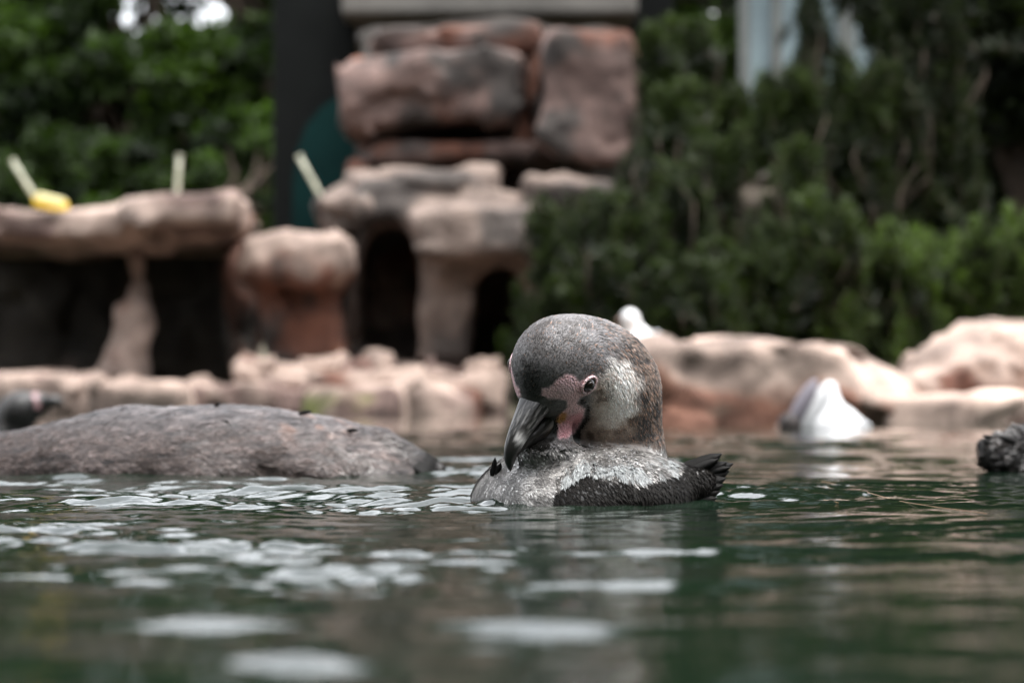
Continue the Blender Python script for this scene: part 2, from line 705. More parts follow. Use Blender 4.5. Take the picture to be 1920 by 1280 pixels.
# chop between the two penguins and towards the near middle, calmer on the right and at near left
chop = 0.28 + 0.85 * patch(-0.20, 1.72, 0.34, 0.62) + 0.25 * patch(-0.05, 1.1, 0.3, 0.35) + 0.20 * patch(0.35, 2.0, 0.5, 0.7)
chop *= 1 - 0.35 * np.clip((x - 0.16) / 0.25, 0, 1)
chop *= 1 - 0.72 * np.clip((-x - 0.10 * y + 0.02) / 0.14, 0, 1) * np.clip((1.55 - y) / 0.35, 0, 1)
chop *= 1 - 0.35 * np.clip((1.2 - y) / 0.3, 0, 1)
chop += 0.75 * sstep(2.1, 2.8, y) * sstep(7.0, 4.6, y)
chop *= 1 - 0.65 * patch(0.09, 1.80, 0.12, 0.15)
wpx = x + 0.02 * fbm(P2, 9, 2, 33)
wpy = y + 0.03 * fbm(P2, 7, 2, 34)
for k in range(52):
    if k < 22:                                  # longer wavelets, crests mostly across the view
        lam = 0.07 * (0.30 / 0.07) ** wr.uniform(0, 1)
        th = wr.normal(math.pi / 2, 0.55)
        a = 0.0052 * lam * wr.uniform(0.5, 1.0)
    else:                                       # short ripples in every direction
        lam = 0.013 * (0.045 / 0.013) ** wr.uniform(0, 1)
        th = wr.uniform(0, math.pi)
        a = 0.0082 * lam * wr.uniform(0.4, 1.0)
    kx, ky = 2 * math.pi / lam * math.cos(th), 2 * math.pi / lam * math.sin(th)
    ph = wr.uniform(0, 6.283)
    fade = np.clip(lam / (0.010 * np.maximum(y, 0.5)) * 0.5, 0, 1)
    sw = np.sin(kx * wpx + ky * wpy + ph)
    h += a * chop * mod * fade * (sw + 0.22 * (1 - 2 * np.abs(sw)))
for (cx, cy, amp, lam) in ((0.05, 2.0, 0.0011, 0.05), (-0.34, 2.72, 0.0012, 0.06), (-0.03, 1.95, 0.0006, 0.03), (0.60, 2.8, 0.0007, 0.05), (0.83, 6.4, 0.002, 0.12)):
    r = np.hypot(x - cx, (y - cy))
    h += amp * np.sin(2 * math.pi * r / lam) * np.exp(-r / 0.32) * (0.6 + 0.5 * mod)
# a few stronger wavelets close to the viewer
for (cx, cy, sx, sy, lam, amp, dx) in ((0.010, 0.90, 0.042, 0.060, 0.085, 0.0026, 0.1), (-0.112, 0.92, 0.036, 0.050, 0.075, 0.0019, -0.15), (-0.070, 0.785, 0.022, 0.034, 0.065, 0.0021, 0.1),
                                        (-0.135, 1.27, 0.050, 0.050, 0.055, 0.0013, 0.0), (-0.06, 1.34, 0.055, 0.050, 0.05, 0.0013, 0.1), (-0.14, 1.45, 0.05, 0.05, 0.045, 0.0011, -0.1)):
    g = patch(cx, cy, sx, sy) * (0.75 + 0.5 * mod)
    wv = np.sin(2 * math.pi * ((y - cy) + dx * (x - cx) + 0.010 * np.sin((x - cx) * 55)) / lam + 0.6)
    h += amp * g * wv + 0.18 * amp * g * np.sin(2 * math.pi * ((y - cy) * 1.0 + 0.35 * (x - cx)) / (lam * 0.23))
h += 0.0025 * np.sin(1.9 * x + 3.1 * y) * np.clip(y / 3, 0, 1)
V = np.stack([x, y, h], 1)
nx_, ny_ = WX.shape
ii = (np.arange(nx_ - 1)[:, None] * ny_ + np.arange(ny_ - 1)[None]).ravel()
Q = np.stack([ii, ii + ny_, ii + ny_ + 1, ii + 1], 1)
structure(link('water', mesh_np('water', V, Q, M_water)), 'dark green rippled pool water')


# ---- rocks
def rock(name, f, lo, hi, h, mat, amp=0.05, freq=2.5, seed=0, oct=4, colf=None, parent=None, loc=None, strata=0.0, blocky=0.75):
    def nz(P):
        d = amp * fbm(P, freq, oct, seed)
        w = P * np.array([1, 1, 1.25]) + 0.06 * np.stack([fbm(P, 2.5, 2, seed + 30 + k) for k in range(3)], 1)
        d += blocky * amp * cellnoise(w * freq * 0.9, seed + 50) + 0.5 * amp * np.abs(fbm(P, freq * 1.2, 2, seed + 60))
        if strata:
            q = P[:, 2] + 0.06 * fbm(P, 1.2, 2, seed + 9)
            d += strata * np.sin(q * 22 + 2.0 * fbm(P, 0.8, 2, seed + 3))
        return d
    V, Q = surface(f, lo, hi, h, nz, band=amp * 3.5 + strata + 2 * h)
    c = colf(V) if colf else None
    me = mesh_np(name, V, Q, mat, c)
    return link(name, me, parent, loc)


def bounds(*pts, pad=0.15):
    A = np.array(pts)
    return A.min(0) - pad, A.max(0) + pad


PALE = np.array([0.345, 0.264, 0.222])
PINK = np.array([0.142, 0.094, 0.081])
GREY = np.array([0.042, 0.035, 0.031])
RED = np.array([0.125, 0.050, 0.030])
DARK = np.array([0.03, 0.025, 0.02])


def stain(seed, base=PINK, second=GREY, red=0.2, freq=2.5):
    def f(Vv):
        n = fbm(Vv, freq, 4, seed)
        c = mixc(np.broadcast_to(base, Vv.shape), second, sstep(-0.1, 0.5, n))
        n2 = fbm(Vv * np.array([1, 1, 0.6]), freq * 0.8, 3, seed + 20)
        c = mixc(c, RED, sstep(0.55 - red, 0.95 - red, n2))
        return c
    return f


def moss_stain(seed):
    g = stain(seed, PALE, PINK, 0.05, 3)

    def f(Vv):
        n = fbm(Vv, 4.0, 3, seed + 70)
        return mixc(g(Vv), (0.11, 0.12, 0.03), sstep(-0.1, 0.4, n) * sstep(0.13, 0.06, Vv[:, 2]))
    return f


# rock tower in the middle of the picture
DT = 13.0
tower = empty('rock_tower', at(830, 700, DT))
tag(tower, 'tall stack of pinkish layered rock blocks with arched caves at its foot', 'rock')


def blk(p0, p1, dep, r, D=DT, tilt=0.0):
    """rounded block filling photo rectangle p0-p1 with depth dep behind D"""
    a, b = at(*p0, D), at(*p1, D)
    c = (a + b) / 2
    c[1] = D + dep / 2
    hh = np.array([abs(b[0] - a[0]) / 2, dep / 2, abs(b[2] - a[2]) / 2])
    Mt = rotxyz(0, tilt, 0)
    return c, hh, r, Mt


def facet(P, d, c, size, seed, n=12, frac=0.80, k=0.02):
    """cut a solid with n random planes so that it breaks into flat faces"""
    r_ = np.random.default_rng(seed * 13 + 5)
    for _ in range(n):
        u = r_.normal(size=3)
        u[1] *= 0.7
        u /= np.linalg.norm(u)
        sup = np.abs(u) @ np.asarray(size)
        d = smax(d, (P - c) @ u - sup * r_.uniform(frac - 0.07, frac + 0.08), k)
    return d


def block_part(name, p0, p1, dep, r, parent, seed, mat=M_rock_vc, colf=None, D=DT, tilt=0.0, amp=0.05, freq=3.0, extra=None, h=0.035, strata=0.005):
    c, hh, rr, Mt = blk(p0, p1, dep, r, D, tilt)

    def f(P):
        d = facet(P, sd_box(P, c, hh, rr * 0.5, Mt), c, hh, seed, 14, 0.84)
        if extra is not None:
            d = extra(P, d)
        return d
    pad = 0.25
    amp = amp * 0.6
    return rock(name, f, c - hh - np.array([pad, 0.5, pad]), c + hh + pad, h, mat, amp, freq, seed, 4, colf, parent, strata=strata)


block_part('upper_block', (642, 88), (1000, 236), 0.9, 0.07, tower, 3, colf=stain(3, PINK * 1.1, GREY, 0.06, 4), tilt=-0.03, amp=0.06)
block_part('upper_block', (1008, 56), (1196, 300), 0.9, 0.10, tower, 4, colf=stain(4, PINK, GREY, -0.05, 4), tilt=0.10, amp=0.06, D=12.8)
block_part('thin_layer', (655, 262), (1060, 302), 0.8, 0.04, tower, 5, colf=stain(5, GREY, PINK, 0.25, 4), amp=0.035, D=13.1)
block_part('thin_layer', (646, 296), (690, 352), 0.5, 0.04, tower, 6, colf=stain(6, RED, RED, 0.6, 4), amp=0.02, D=13.05)
block_part('core', (668, 40), (1180, 420), 0.7, 0.08, tower, 7, colf=stain(7, DARK, GREY, 0.1), amp=0.06, D=13.8)  # darker rock colour puts the shade of the deep gaps into this core
block_part('cap_layer', (690, 48), (1010, 100), 0.6, 0.06, tower, 8, colf=stain(8, GREY, PINK, 0.2, 4), amp=0.04, D=13.45)


# lower ledge with two caves
c0, h0, r0, Mt0 = blk((642, 352), (1140, 700), 1.3, 0.12, 12.35)
ledge_pts = [at(600, 402, 12.35), at(700, 362, 12.5), at(900, 345, 12.7), at(900, 430, 12.2), at(1000, 400, 12.4)]
cave1 = (at(722, 700, 12.4), at(728, 484, 12.4))
cave2 = (at(940, 700, 12.3), at(938, 546, 12.3))


def ledge_f(P):
    d = sd_box(P, c0, h0, r0, Mt0)
    d = facet(P, d, c0, h0, 91, 10, 0.90)
    for (q, hq, sd_, ry) in ((at(652, 402, 12.5), (0.15, 0.3, 0.12), 6, -0.3), (at(890, 425, 12.35), (0.36, 0.28, 0.12), 7, -0.06),
                             (at(1065, 385, 12.6), (0.26, 0.4, 0.15), 8, 0.05), (at(790, 368, 12.75), (0.42, 0.35, 0.13), 9, -0.04)):
        d = smin(d, facet(P, sd_box(P, q, hq, 0.04, rotxyz(0.12, ry, 0.08)), q, hq, sd_, 10, 0.84), 0.03)
    for (a, b, r) in ((cave1[0], cave1[1], 0.17), (cave2[0], cave2[1], 0.16)):
        q = P.copy()
        dd = np.minimum(sd_cone(q, a, b, r, r), 9)
        # deep horizontally: take the cave profile in the facade plane
        q2 = P.copy()
        q2[:, 1] = a[1]
        dc = sd_cone(q2, np.array([a[0], a[1], a[2]]), np.array([b[0], a[1], b[2]]), r, r * 0.95)
        back = P[:, 1] - 13.3
        dc = np.maximum(dc, back)
        d = smax(d, -dc, 0.05)
    return d


rock('cave_ledge', ledge_f, (c0 - h0) - np.array([0.35, 0.75, 0.1]), (c0 + h0) + 0.3, 0.028, M_rock_vc, 0.03, 3.0, 12, 4, stain(12, PALE * 0.58, GREY * 1.6, 0.05, 3), tower, strata=0.005)

# boulder left of the tower
mid = empty('boulder', at(560, 690, 12.2))
tag(mid, 'tan flat-topped boulder with a rusty red foot beside the rock tower', 'rock')
cq, hq_ = at(560, 484, 12.35), np.array([0.285, 0.28, 0.135])
fq_, fh_ = at(572, 610, 12.45), np.array([0.20, 0.22, 0.26])


def mid_f(P):
    d = facet(P, sd_box(P, cq, hq_, 0.04, rotxyz(0, 0.10, 0.1)), cq, hq_, 15, 14, 0.84)
    return smin(d, facet(P, sd_box(P, fq_, fh_, 0.05, rotxyz(0, -0.12, 0)), fq_, fh_, 16, 12, 0.86), 0.07)


def mid_col(Vv):
    n = fbm(Vv, 4, 3, 160)
    return mixc(stain(15, PALE * 0.9, PINK * 0.8, 0.1, 3)(Vv), stain(16, RED * 1.1, GREY, 0.2, 3)(Vv), sstep(0.06, -0.06, Vv[:, 2] - cq[2] + 0.10 + 0.12 * n))


rock('capped_block', mid_f, cq - np.array([0.42, 0.5, 0.95]), cq + np.array([0.42, 0.5, 0.3]), 0.03, M_rock_vc, 0.03, 3, 15, 4, mid_col, mid, strata=0.004)

# shelter on the left: slab roof, back wall, pillar
shel = empty('rock_shelter', at(240, 700, 12.6))
tag(shel, 'low rock shelter with a broad flat slab roof over dark caves', 'rock')


def slab_extra(P, d):
    for (q, hq, sd_) in ((at(350, 404, 12.2), (0.32, 0.42, 0.085), 3), (at(110, 428, 12.25), (0.5, 0.4, 0.09), 4), (at(265, 440, 12.35), (0.16, 0.3, 0.07), 5)):
        d = smin(d, facet(P, sd_box(P, q, hq, 0.03, rotxyz(0, 0.05 * sd_ - 0.2, 0.1)), q, hq, sd_, 10, 0.86), 0.03)
    return d


block_part('roof_slab', (-220, 386), (450, 440), 2.2, 0.09, shel, 21, colf=stain(21, PALE * 0.95, PINK * 1.0, 0.16, 2.6), D=12.0, amp=0.05, extra=slab_extra, tilt=-0.012)
block_part('back_wall', (-220, 420), (470, 720), 0.4, 0.10, shel, 22, colf=stain(22, DARK * 1.5, DARK, -0.3, 2), D=13.8, amp=0.06)  # near-black rock colour stands in for the shade inside the caves
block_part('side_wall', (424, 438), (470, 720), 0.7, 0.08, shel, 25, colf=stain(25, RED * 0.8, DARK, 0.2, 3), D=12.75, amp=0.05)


def pil_f(P):
    d = sd_cone(P, at(252, 440, 12.35), at(262, 600, 12.3), 0.09, 0.07)
    d = smin(d, sd_cone(P, at(262, 590, 12.3), at(236, 720, 12.25), 0.075, 0.16), 0.05)
    d = smin(d, sd_cone(P, at(225, 700, 12.25), at(195, 725, 12.2), 0.12, 0.08), 0.05)
    return np.maximum(d, P[:, 0] - at(296, 600, 12.3)[0])


rock('pillar', pil_f, at(150, 740, 11.9) - np.array([0, 0, 0.05]), at(330, 400, 12.9), 0.022, M_rock_vc, 0.035, 4, 23, 4, stain(23, PALE * 0.85, PINK, 0.0, 3), shel)

# shore bank: long low flat rocks along the water line
def low_rock(name, px0, px1, ptop, pbot, D, dep, seed, label, colf, mat=M_rock_vc, amp=0.04, group='low rocks along the far water line', r=None, h=0.028):
    a, b = at(px0, ptop, D), at(px1, pbot, D)
    zt, zb = a[2], -0.25
    c = np.array([(a[0] + b[0]) / 2, D + dep / 2, (zt + zb) / 2])
    hh = np.array([(b[0] - a[0]) / 2, dep / 2, (zt - zb) / 2])
    rr = r if r else min(0.09, hh.min() * 0.9)

    def f(P):
        return facet(P, sd_box(P, c, hh, rr * 0.6, rotxyz(0, 0.0, 0.06 * math.sin(seed))), c, hh, seed, 12, 0.84, 0.015)
    o = rock(name, f, c - hh - 0.15, c + hh + 0.15, h, mat, amp, 3.0, seed, 4, colf, None, (c[0], c[1], 0.0))
    tag(o, label, 'rock', group)
    return o


low_rock('shore_rock', -140, 165, 706, 770, 11.4, 0.9, 31, 'pinkish low rock at the left end of the far water line', stain(31, PALE, PINK, 0.2, 3))
low_rock('shore_rock', 150, 345, 716, 770, 11.2, 0.8, 32, 'pale rounded low rock below the shelter pillar', stain(32, PALE * 1.15, PALE, -0.1, 3))
low_rock('shore_rock', 335, 580, 712, 765, 11.5, 0.9, 33, 'long pinkish low rock below the dark cave of the shelter', stain(33, PALE * 1.05, PINK, 0.05, 3))
low_rock('shore_rock', 565, 750, 722, 778, 11.0, 0.8, 34, 'low rock with green moss at the water line below the left arched cave', moss_stain(34), M_rock_vc, amp=0.035)
low_rock('shore_rock', 735, 905, 716, 775, 11.2, 0.8, 35, 'cream low rock below the pillar between the two arched caves', stain(35, PALE * 1.1, PINK, 0.05, 3))
low_rock('shore_rock', 890, 1090, 702, 765, 11.8, 0.9, 36, 'brownish low rock just left of the preening penguin head', stain(36, PINK, GREY, 0.15, 3))

# loose stones lying on the bank below the tower
stone_spec = [
    (478, 668, 60, 40, PALE, 'pinkish stone at the left end of the loose stones below the tower'),
    (548, 684, 56, 28, PALE * 1.05, 'flat pale stone on the bank below the rusty boulder foot'),
    (607, 672, 62, 44, PALE * 1.15, 'biggest pale stone among the loose stones below the left cave'),
    (668, 680, 48, 34, RED * 1.1 + 0.08, 'rusty stone on the bank below the left arched cave'),
    (716, 664, 52, 46, PALE * 0.9, 'peaked tan stone in front of the left arched cave'),
    (772, 684, 58, 30, PALE * 1.1, 'flat cream stone at the foot of the middle pillar'),
    (838, 682, 66, 34, PINK * 1.2, 'pinkish flat stone in front of the right arched cave'),
    (902, 676, 60, 36, PALE * 1.1, 'pale stone at the right end of the loose stones below the tower'),
]
for k, (px, py, w, hgt, base, lab) in enumerate(stone_spec):
    Ds = 11.9 + 0.12 * (k % 3)
    c = at(px, py + hgt / 2, Ds)
    rw, rh = w * 0.66 / FPX * Ds, hgt * 0.56 / FPX * Ds
    Mz = rotxyz(0.1 * math.sin(k * 2.1), 0.15 * math.cos(k * 1.7), 0.5 * k)

    def fs(P, c=c, rw=rw, rh=rh, Mz=Mz):
        return facet(P, sd_box(P, c, (rw, rw * 0.8, rh), rh * 0.3, Mz), c, (rw, rw * 0.8, rh), 7 + len(bpy.data.objects), 10, 0.78, 0.008)
    o = rock('stone', fs, c - rw - 0.06, c + rw + 0.06, 0.014, M_rock_vc, 0.025, 6, 60 + k, 3, stain(60 + k, base, base * 0.7, 0.0, 6), None, tuple(c))
    tag(o, lab, 'stone', 'loose stones on the bank below the tower')

# a raised earth-and-rock bench under the loose stones
low_rock('bank_bench', 440, 1000, 696, 740, 11.75, 1.2, 39, 'pale rubble bench of rock under the loose stones below the tower', stain(39, PALE * 1.05, PINK, 0.1, 3), group=None, amp=0.05)

# boulders on the right
DB = 7.6


def tan_red(seed, zsplit, top=PALE * 1.35):
    def f(Vv):
        n = fbm(Vv, 5, 3, seed)
        c = mixc(np.broadcast_to(top, Vv.shape), PALE * 0.75, sstep(0.0, 0.6, fbm(Vv, 3.5, 3, seed + 4)))
        m = sstep(zsplit + 0.03, zsplit - 0.05, Vv[:, 2] + 0.07 * n)
        c = mixc(c, np.array([0.20, 0.095, 0.063]), m)
        m2 = sstep(0.25, 0.6, fbm(Vv * np.array([1, 1, 1.6]), 6, 3, seed + 8)) * m
        return mixc(c, np.array([0.16, 0.10, 0.07]), m2)
    return f


def b1_f(P):
    d = sd_box(P, at(1395, 742, 7.95) * np.array([1, 1, 1]), (0.34, 0.28, 0.185), 0.07, rotxyz(0, 0.02, 0))
    d = smin(d, sd_ell(P, at(1220, 730, 7.95), (0.20, 0.26, 0.16)), 0.06)
    d = smin(d, sd_ell(P, at(1590, 760, 7.95), (0.27, 0.25, 0.17), rotxyz(0, 0.25, 0)), 0.08)
    return facet(P, d, np.array([0.75, 7.95, 0.0]), (0.55, 0.28, 0.28), 17, 16, 0.86, 0.012)


o = rock('boulder', b1_f, (0.15, 7.4, -0.25), (1.55, 8.5, 0.45), 0.016, M_rock_vc, 0.022, 5, 41, 4, tan_red(41, 0.12), None, (0.75, 7.95, 0))
tag(o, 'long low boulder, cream on top and brick red below, right of the penguin head', 'rock')


def b2_f(P):
    d = sd_ell(P, at(1815, 718, 8.6), (0.27, 0.35, 0.19), rotxyz(0, -0.1, 0))
    d = smin(d, sd_box(P, at(1960, 712, 8.7), (0.33, 0.35, 0.19), 0.09), 0.06)
    d = smin(d, sd_ell(P, at(1730, 735, 8.5), (0.16, 0.3, 0.09)), 0.08)
    return facet(P, d, np.array([1.75, 8.65, 0.05]), (0.6, 0.36, 0.30), 23, 16, 0.84, 0.012)


o = rock('boulder', b2_f, (1.1, 8.0, -0.2), (2.5, 9.4, 0.6), 0.018, M_rock_vc, 0.025, 5, 43, 4, stain(43, PALE * 1.3, PALE * 0.95, 0.1, 4), None, (1.7, 8.65, 0))
tag(o, 'pale humped boulder at the right edge behind the flat slab', 'rock')
o = low_rock('flat_slab', 1600, 2100, 742, 792, 7.75, 0.75, 45, 'flat whitish rock slab reaching into the water on the right', stain(45, PALE * 1.75, PALE * 1.5, -0.1, 4), group=None, amp=0.018, r=0.045, h=0.016)

# ---- buildings and posts behind
can = empty('canopy', at(900, 300, 15.0))
tag(can, 'grey concrete canopy slab above the rock tower on dark posts', 'canopy')
a, b = at(640, -70, 14.3), at(1196, 26, 14.3)
link('slab', box_mesh('slab', ((a[0] + b[0]) / 2, 15.4, (a[2] + b[2]) / 2), ((b[0] - a[0]) / 2, 1.1, (a[2] - b[2]) / 2), M_concrete, bevel=0.03), can)
for (p0, p1, D) in ((512, 664, 14.7), (1186, 1262, 14.9)):
    a, b = at(p0, 22, D), at(p1, 22, D)
    link('post', box_mesh('post', ((a[0] + b[0]) / 2, D + 0.2, a[2] / 2 - 0.02), ((b[0] - a[0]) / 2, 0.2, a[2] / 2 + 0.3), M_darkpaint), can)
a, b = at(664, 20, 16.2), at(1190, 20, 16.2)
link('shade_panel', box_mesh('shade_panel', ((a[0] + b[0]) / 2, 16.3, a[2] / 2), ((b[0] - a[0]) / 2, 0.06, a[2] / 2 - 0.01), M_darkpaint), can)  # dark sheet standing in for the deep shade under the slab

# dark teal curved panel between the left post and the tower
prof = [(548, 430), (549, 340), (556, 285), (575, 235), (606, 198), (650, 172), (690, 160)]
Vp, nseg = [], len(prof)
for Dp in (14.10, 14.16):
    for (px, py) in prof:
        Vp.append(at(px, py, Dp))
    Vp.append(at(690, 430, Dp))
k = nseg + 1
faces_q = [[i, (i + 1) % k, (i + 1) % k + k, i + k] for i in range(k)]
me = bpy.data.meshes.new('teal_panel')
me.from_pydata([tuple(v) for v in Vp], [], [list(range(k))[::-1], list(range(k, 2 * k))] + faces_q)
me.materials.append(M_teal)
o = link('curved_panel', me, None, tuple(at(600, 430, 14.1)))
tag(o, 'dark teal panel with a curved upper corner beside the dark post', 'panel')

# pale blue glazed pavilion behind the shrubs
pav = empty('pavilion', at(1480, 400, 17.0))
tag(pav, 'pale blue pavilion with grey posts glimpsed through the conifers', 'building')
xs = [1395, 1455, 1522, 1585, 1650, 1720]
for i in range(5):
    a, b = at(xs[i] + 7, -60, 17.0), at(xs[i + 1] - 7, -60, 17.0)
    link('panel', box_mesh('panel', ((a[0] + b[0]) / 2, 17.0, a[2] / 2), ((b[0] - a[0]) / 2, 0.03, a[2] / 2), M_bluewall, bevel=0.006), pav)
for i, p in enumerate(xs):
    a = at(p, -75, 16.95)
    link('post', box_mesh('post', (a[0], 16.95, a[2] / 2), (0.035 if i != 3 else 0.06, 0.05, a[2] / 2), M_post, bevel=0.008), pav)
a, b = at(1380, -75, 16.9), at(1735, -110, 16.9)
link('roof_beam', box_mesh('roof_beam', ((a[0] + b[0]) / 2, 16.95, (a[2] + b[2]) / 2), ((b[0] - a[0]) / 2, 0.12, 0.07), M_post, bevel=0.01), pav)


def b4_f(P):
    d = sd_ell(P, at(1420, 385, 11.6), (0.21, 0.2, 0.17))
    return smin(d, sd_cone(P, at(1420, 420, 11.6), at(1415, 740, 11.6), 0.18, 0.3), 0.08)


o = rock('rock_outcrop', b4_f, at(1280, 745, 11.2), at(1560, 270, 12.1), 0.035, M_rock_vc, 0.06, 3, 48, 3, stain(48, np.array([0.085, 0.07, 0.052]), GREY * 0.6, 0.0, 4), None, tuple(at(1420, 740, 11.6)))
tag(o, 'dull brown rock dome glimpsed in a gap between the conifers', 'rock')

# ---- canes and yellow box on the shelter roof and the ledge
for (p0, p1, D, lab) in (
        ((22, 300), (74, 384), 12.3, 'slanted pale cane behind the yellow box on the shelter roof'),
        ((337, 290), (330, 388), 12.4, 'upright pale cane on the right part of the shelter roof'),
        ((560, 292), (612, 388), 12.6, 'slanted pale cane in front of the dark teal panel')):
    A, B = at(*p0, D), at(*p1, D)
    st = empty('cane', tuple(B))
    tag(st, lab, 'stick', 'canes standing on the rocks')
    Vt, Qt, Tt = tube([A, lerp(A, B, 0.33), lerp(A, B, 0.66), B], [0.013, 0.0135, 0.014, 0.0145], 10)
    ac = Acc()
    ac.add(Vt, Qt, Tt)
    link('shaft', ac.mesh('shaft', M_stick), st)
    Vt, Qt, Tt = tube([A, lerp(A, B, 0.04)], [0.018, 0.018], 10)
    ac = Acc()
    ac.add(Vt, Qt, Tt)
    link('tip', ac.mesh('tip', M_stick), st)
yb = empty('feed_tray', tuple(at(95, 396, 12.2)))
tag(yb, 'bright yellow plastic tray on the left of the shelter roof', 'tray')
cy = at(96, 384, 12.2)
My = Matrix.Rotation(R(14), 3, 'Y')
link('tray_body', box_mesh('tray_body', tuple(cy), (0.085, 0.06, 0.030), M_yellow, My, 0.022), yb)
link('tray_highlight', box_mesh('tray_highlight', tuple(cy + np.array([0.004, -0.01, 0.022])), (0.072, 0.055, 0.022), M_yellow_highlight, My, 0.016), yb)  # cream piece: burnt-out highlight of the tray put into colour


# ================================================================== VEGETATION
def leaves(cent, size, aspect, colors, up=0.35, r_=rng):
    """one pointed quad per leaf"""
    n = len(cent)
    d = r_.normal(size=(n, 3))
    d[:, 2] -= 0.3
    d /= np.linalg.norm(d, axis=1)[:, None]
    nn = r_.normal(size=(n, 3))
    nn[:, 2] += up * 3
    s = np.cross(d, nn)
    s /= np.maximum(np.linalg.norm(s, axis=1), 1e-9)[:, None]
    L = size * r_.uniform(0.6, 1.3, n)
    W = L * aspect
    nrm = np.cross(s, d)
    v0 = cent
    v1 = cent + d * (L * 0.45)[:, None] + s * (W / 2)[:, None] + nrm * (L * 0.08)[:, None]
    v2 = cent + d * L[:, None]
    v3 = cent + d * (L * 0.45)[:, None] - s * (W / 2)[:, None] + nrm * (L * 0.08)[:, None]
    V = np.stack([v0, v1, v2, v3], 1).reshape(-1, 3)
    Q = np.arange(4 * n).reshape(n, 4)
    C = np.repeat(colors, 4, axis=0)
    return V, Q, C


def limb_tube(ac, p, q, r0, r1, r_):
    p, q = np.asarray(p), np.asarray(q)
    mids = [p]
    for t in (0.3, 0.6, 1.0):
        mids.append(lerp(p, q, t) + (r_.normal(size=3) * 0.05 * np.linalg.norm(q - p) * (t < 1)))
    V, Q, T = tube(mids, np.linspace(r0, r1, 4), 7)
    ac.add(V, Q, T)


def broadleaf(name, base, H, crown_r, nclump, nleaf, leaf, cdark, clight, label, seed, group, zlow=0.25, hole=None, cat='tree'):
    r_ = np.random.default_rng(seed)
    base = np.asarray(base, float)
    t = empty(name, tuple(base))
    tag(t, label, cat, group)
    ac = Acc()
    top = base + np.array([r_.normal() * 0.1 * H, r_.normal() * 0.1 * H, H * 0.62])
    limb_tube(ac, base - np.array([0, 0, 0.3]), top, H * 0.035, H * 0.014, r_)
    cl = []
    for i in range(nclump):
        for _ in range(20):
            u = r_.normal(size=3)
            u /= np.linalg.norm(u)
            rr = r_.uniform(0.35, 1.0) ** 0.5
            c = base + np.array([u[0] * crown_r * rr, u[1] * crown_r * rr, H * (zlow + (1 - zlow) * (0.5 + 0.5 * u[2] * rr))])
            if hole is None or not hole(c):
                break
        cl.append(c)
    for i in range(0, nclump, 3):
        s = lerp(base, top, r_.uniform(0.45, 1.0))
        limb_tube(ac, s, cl[i], H * 0.012, H * 0.003, r_)
    link('trunk', ac.mesh('trunk', M_bark), t)
    cl = np.array(cl)
    k = r_.integers(0, nclump, nleaf)
    cr = r_.uniform(0.10, 0.22, nclump) * crown_r
    u = r_.normal(size=(nleaf, 3))
    u /= np.linalg.norm(u, axis=1)[:, None]
    P = cl[k] + u * (cr[k] * r_.uniform(0.3, 1, nleaf) ** 0.6)[:, None] * np.array([1.25, 1.25, 0.8])
    P[:, 2] = np.maximum(P[:, 2], base[2] + 0.03)
    mixf = np.clip(0.5 + 0.3 * r_.normal(size=nclump)[k] + 0.22 * r_.normal(size=nleaf), 0, 1)
    C = lerp(cdark, clight, mixf[:, None])
    V, Q, C = leaves(P, leaf, 0.6, C, r_=r_)
    o = link('crown', mesh_np('crown', V, Q, M_leaf, C, False), t)
    return t


LD, LL = np.array([0.006, 0.013, 0.0035]), np.array([0.036, 0.066, 0.010])


def gz(x, y):
    return -0.0 + 0.05 + 0.55 * min(max((max(y - float(shore(np.array(x))), abs(x) - 9) - 1) / 8, 0), 1)


def sky_gap(c):
    px, py = project(np.array([c]))
    return (-40 < py[0] < 85 and 195 < px[0] < 300) or (-60 < py[0] < 62 and 335 < px[0] < 460)


left_trees = [
    (-9.6, 33, 8.0, 2.9, 'dark leafy tree at the far left edge behind the shelter'),
    (-6.6, 37, 9.2, 2.8, 'broad leafy tree left of the pale sky gaps at upper left'),
    (-5.0, 31, 6.0, 1.9, 'rounded leafy tree standing behind the upright cane'),
    (-3.9, 36, 8.8, 2.3, 'leafy tree next to the dark post at upper left'),
    (-2.6, 40, 9.4, 2.5, 'leafy tree half hidden behind the dark post'),
    (-0.8, 31, 7.8, 2.5, 'unseen leafy tree added behind the concrete canopy to darken the water reflection'),  # crown out of view, added so the pool reflects dark leaves
    (1.6, 31, 8.6, 2.5, 'leafy tree added behind the right end of the concrete canopy to darken the water reflection'),  # likewise added to keep the sky out of the reflection
    (3.4, 27, 10.5, 2.3, 'leafy tree towering behind the pale blue pavilion'),
    (5.6, 25, 9.5, 2.4, 'leafy tree behind the dark evergreens at upper right'),
]
for i, (X, Y, H, cr, lab) in enumerate(left_trees):
    broadleaf('leafy_tree', (X, Y, gz(X, Y) - 0.05), H, cr, 170, 25000, 0.195, LD, LL, lab, 100 + i, 'leafy trees behind the rock shelter', 0.08, sky_gap)
# lower bushes in front of the trees
for i, (X, Y, H, cr, lab, li) in enumerate((
        (-5.4, 26, 2.6, 1.3, 'low dark bush behind the yellow tray', 0.7),
        (-4.0, 25, 2.4, 1.1, 'low leafy bush behind the upright cane', 0.9),
        (-2.75, 25.5, 2.7, 0.8, 'bright green bush right of the upright cane', 1.4),
        (-6.9, 27, 3.0, 1.3, 'low leafy bush at the left edge above the shelter roof', 0.8))):
    broadleaf('leafy_bush', (X, Y, gz(X, Y) - 0.05), H, cr, 50, 11000, 0.10, LD, LL * li, lab, 140 + i, 'bushes above the shelter roof', 0.02, None, 'bush')


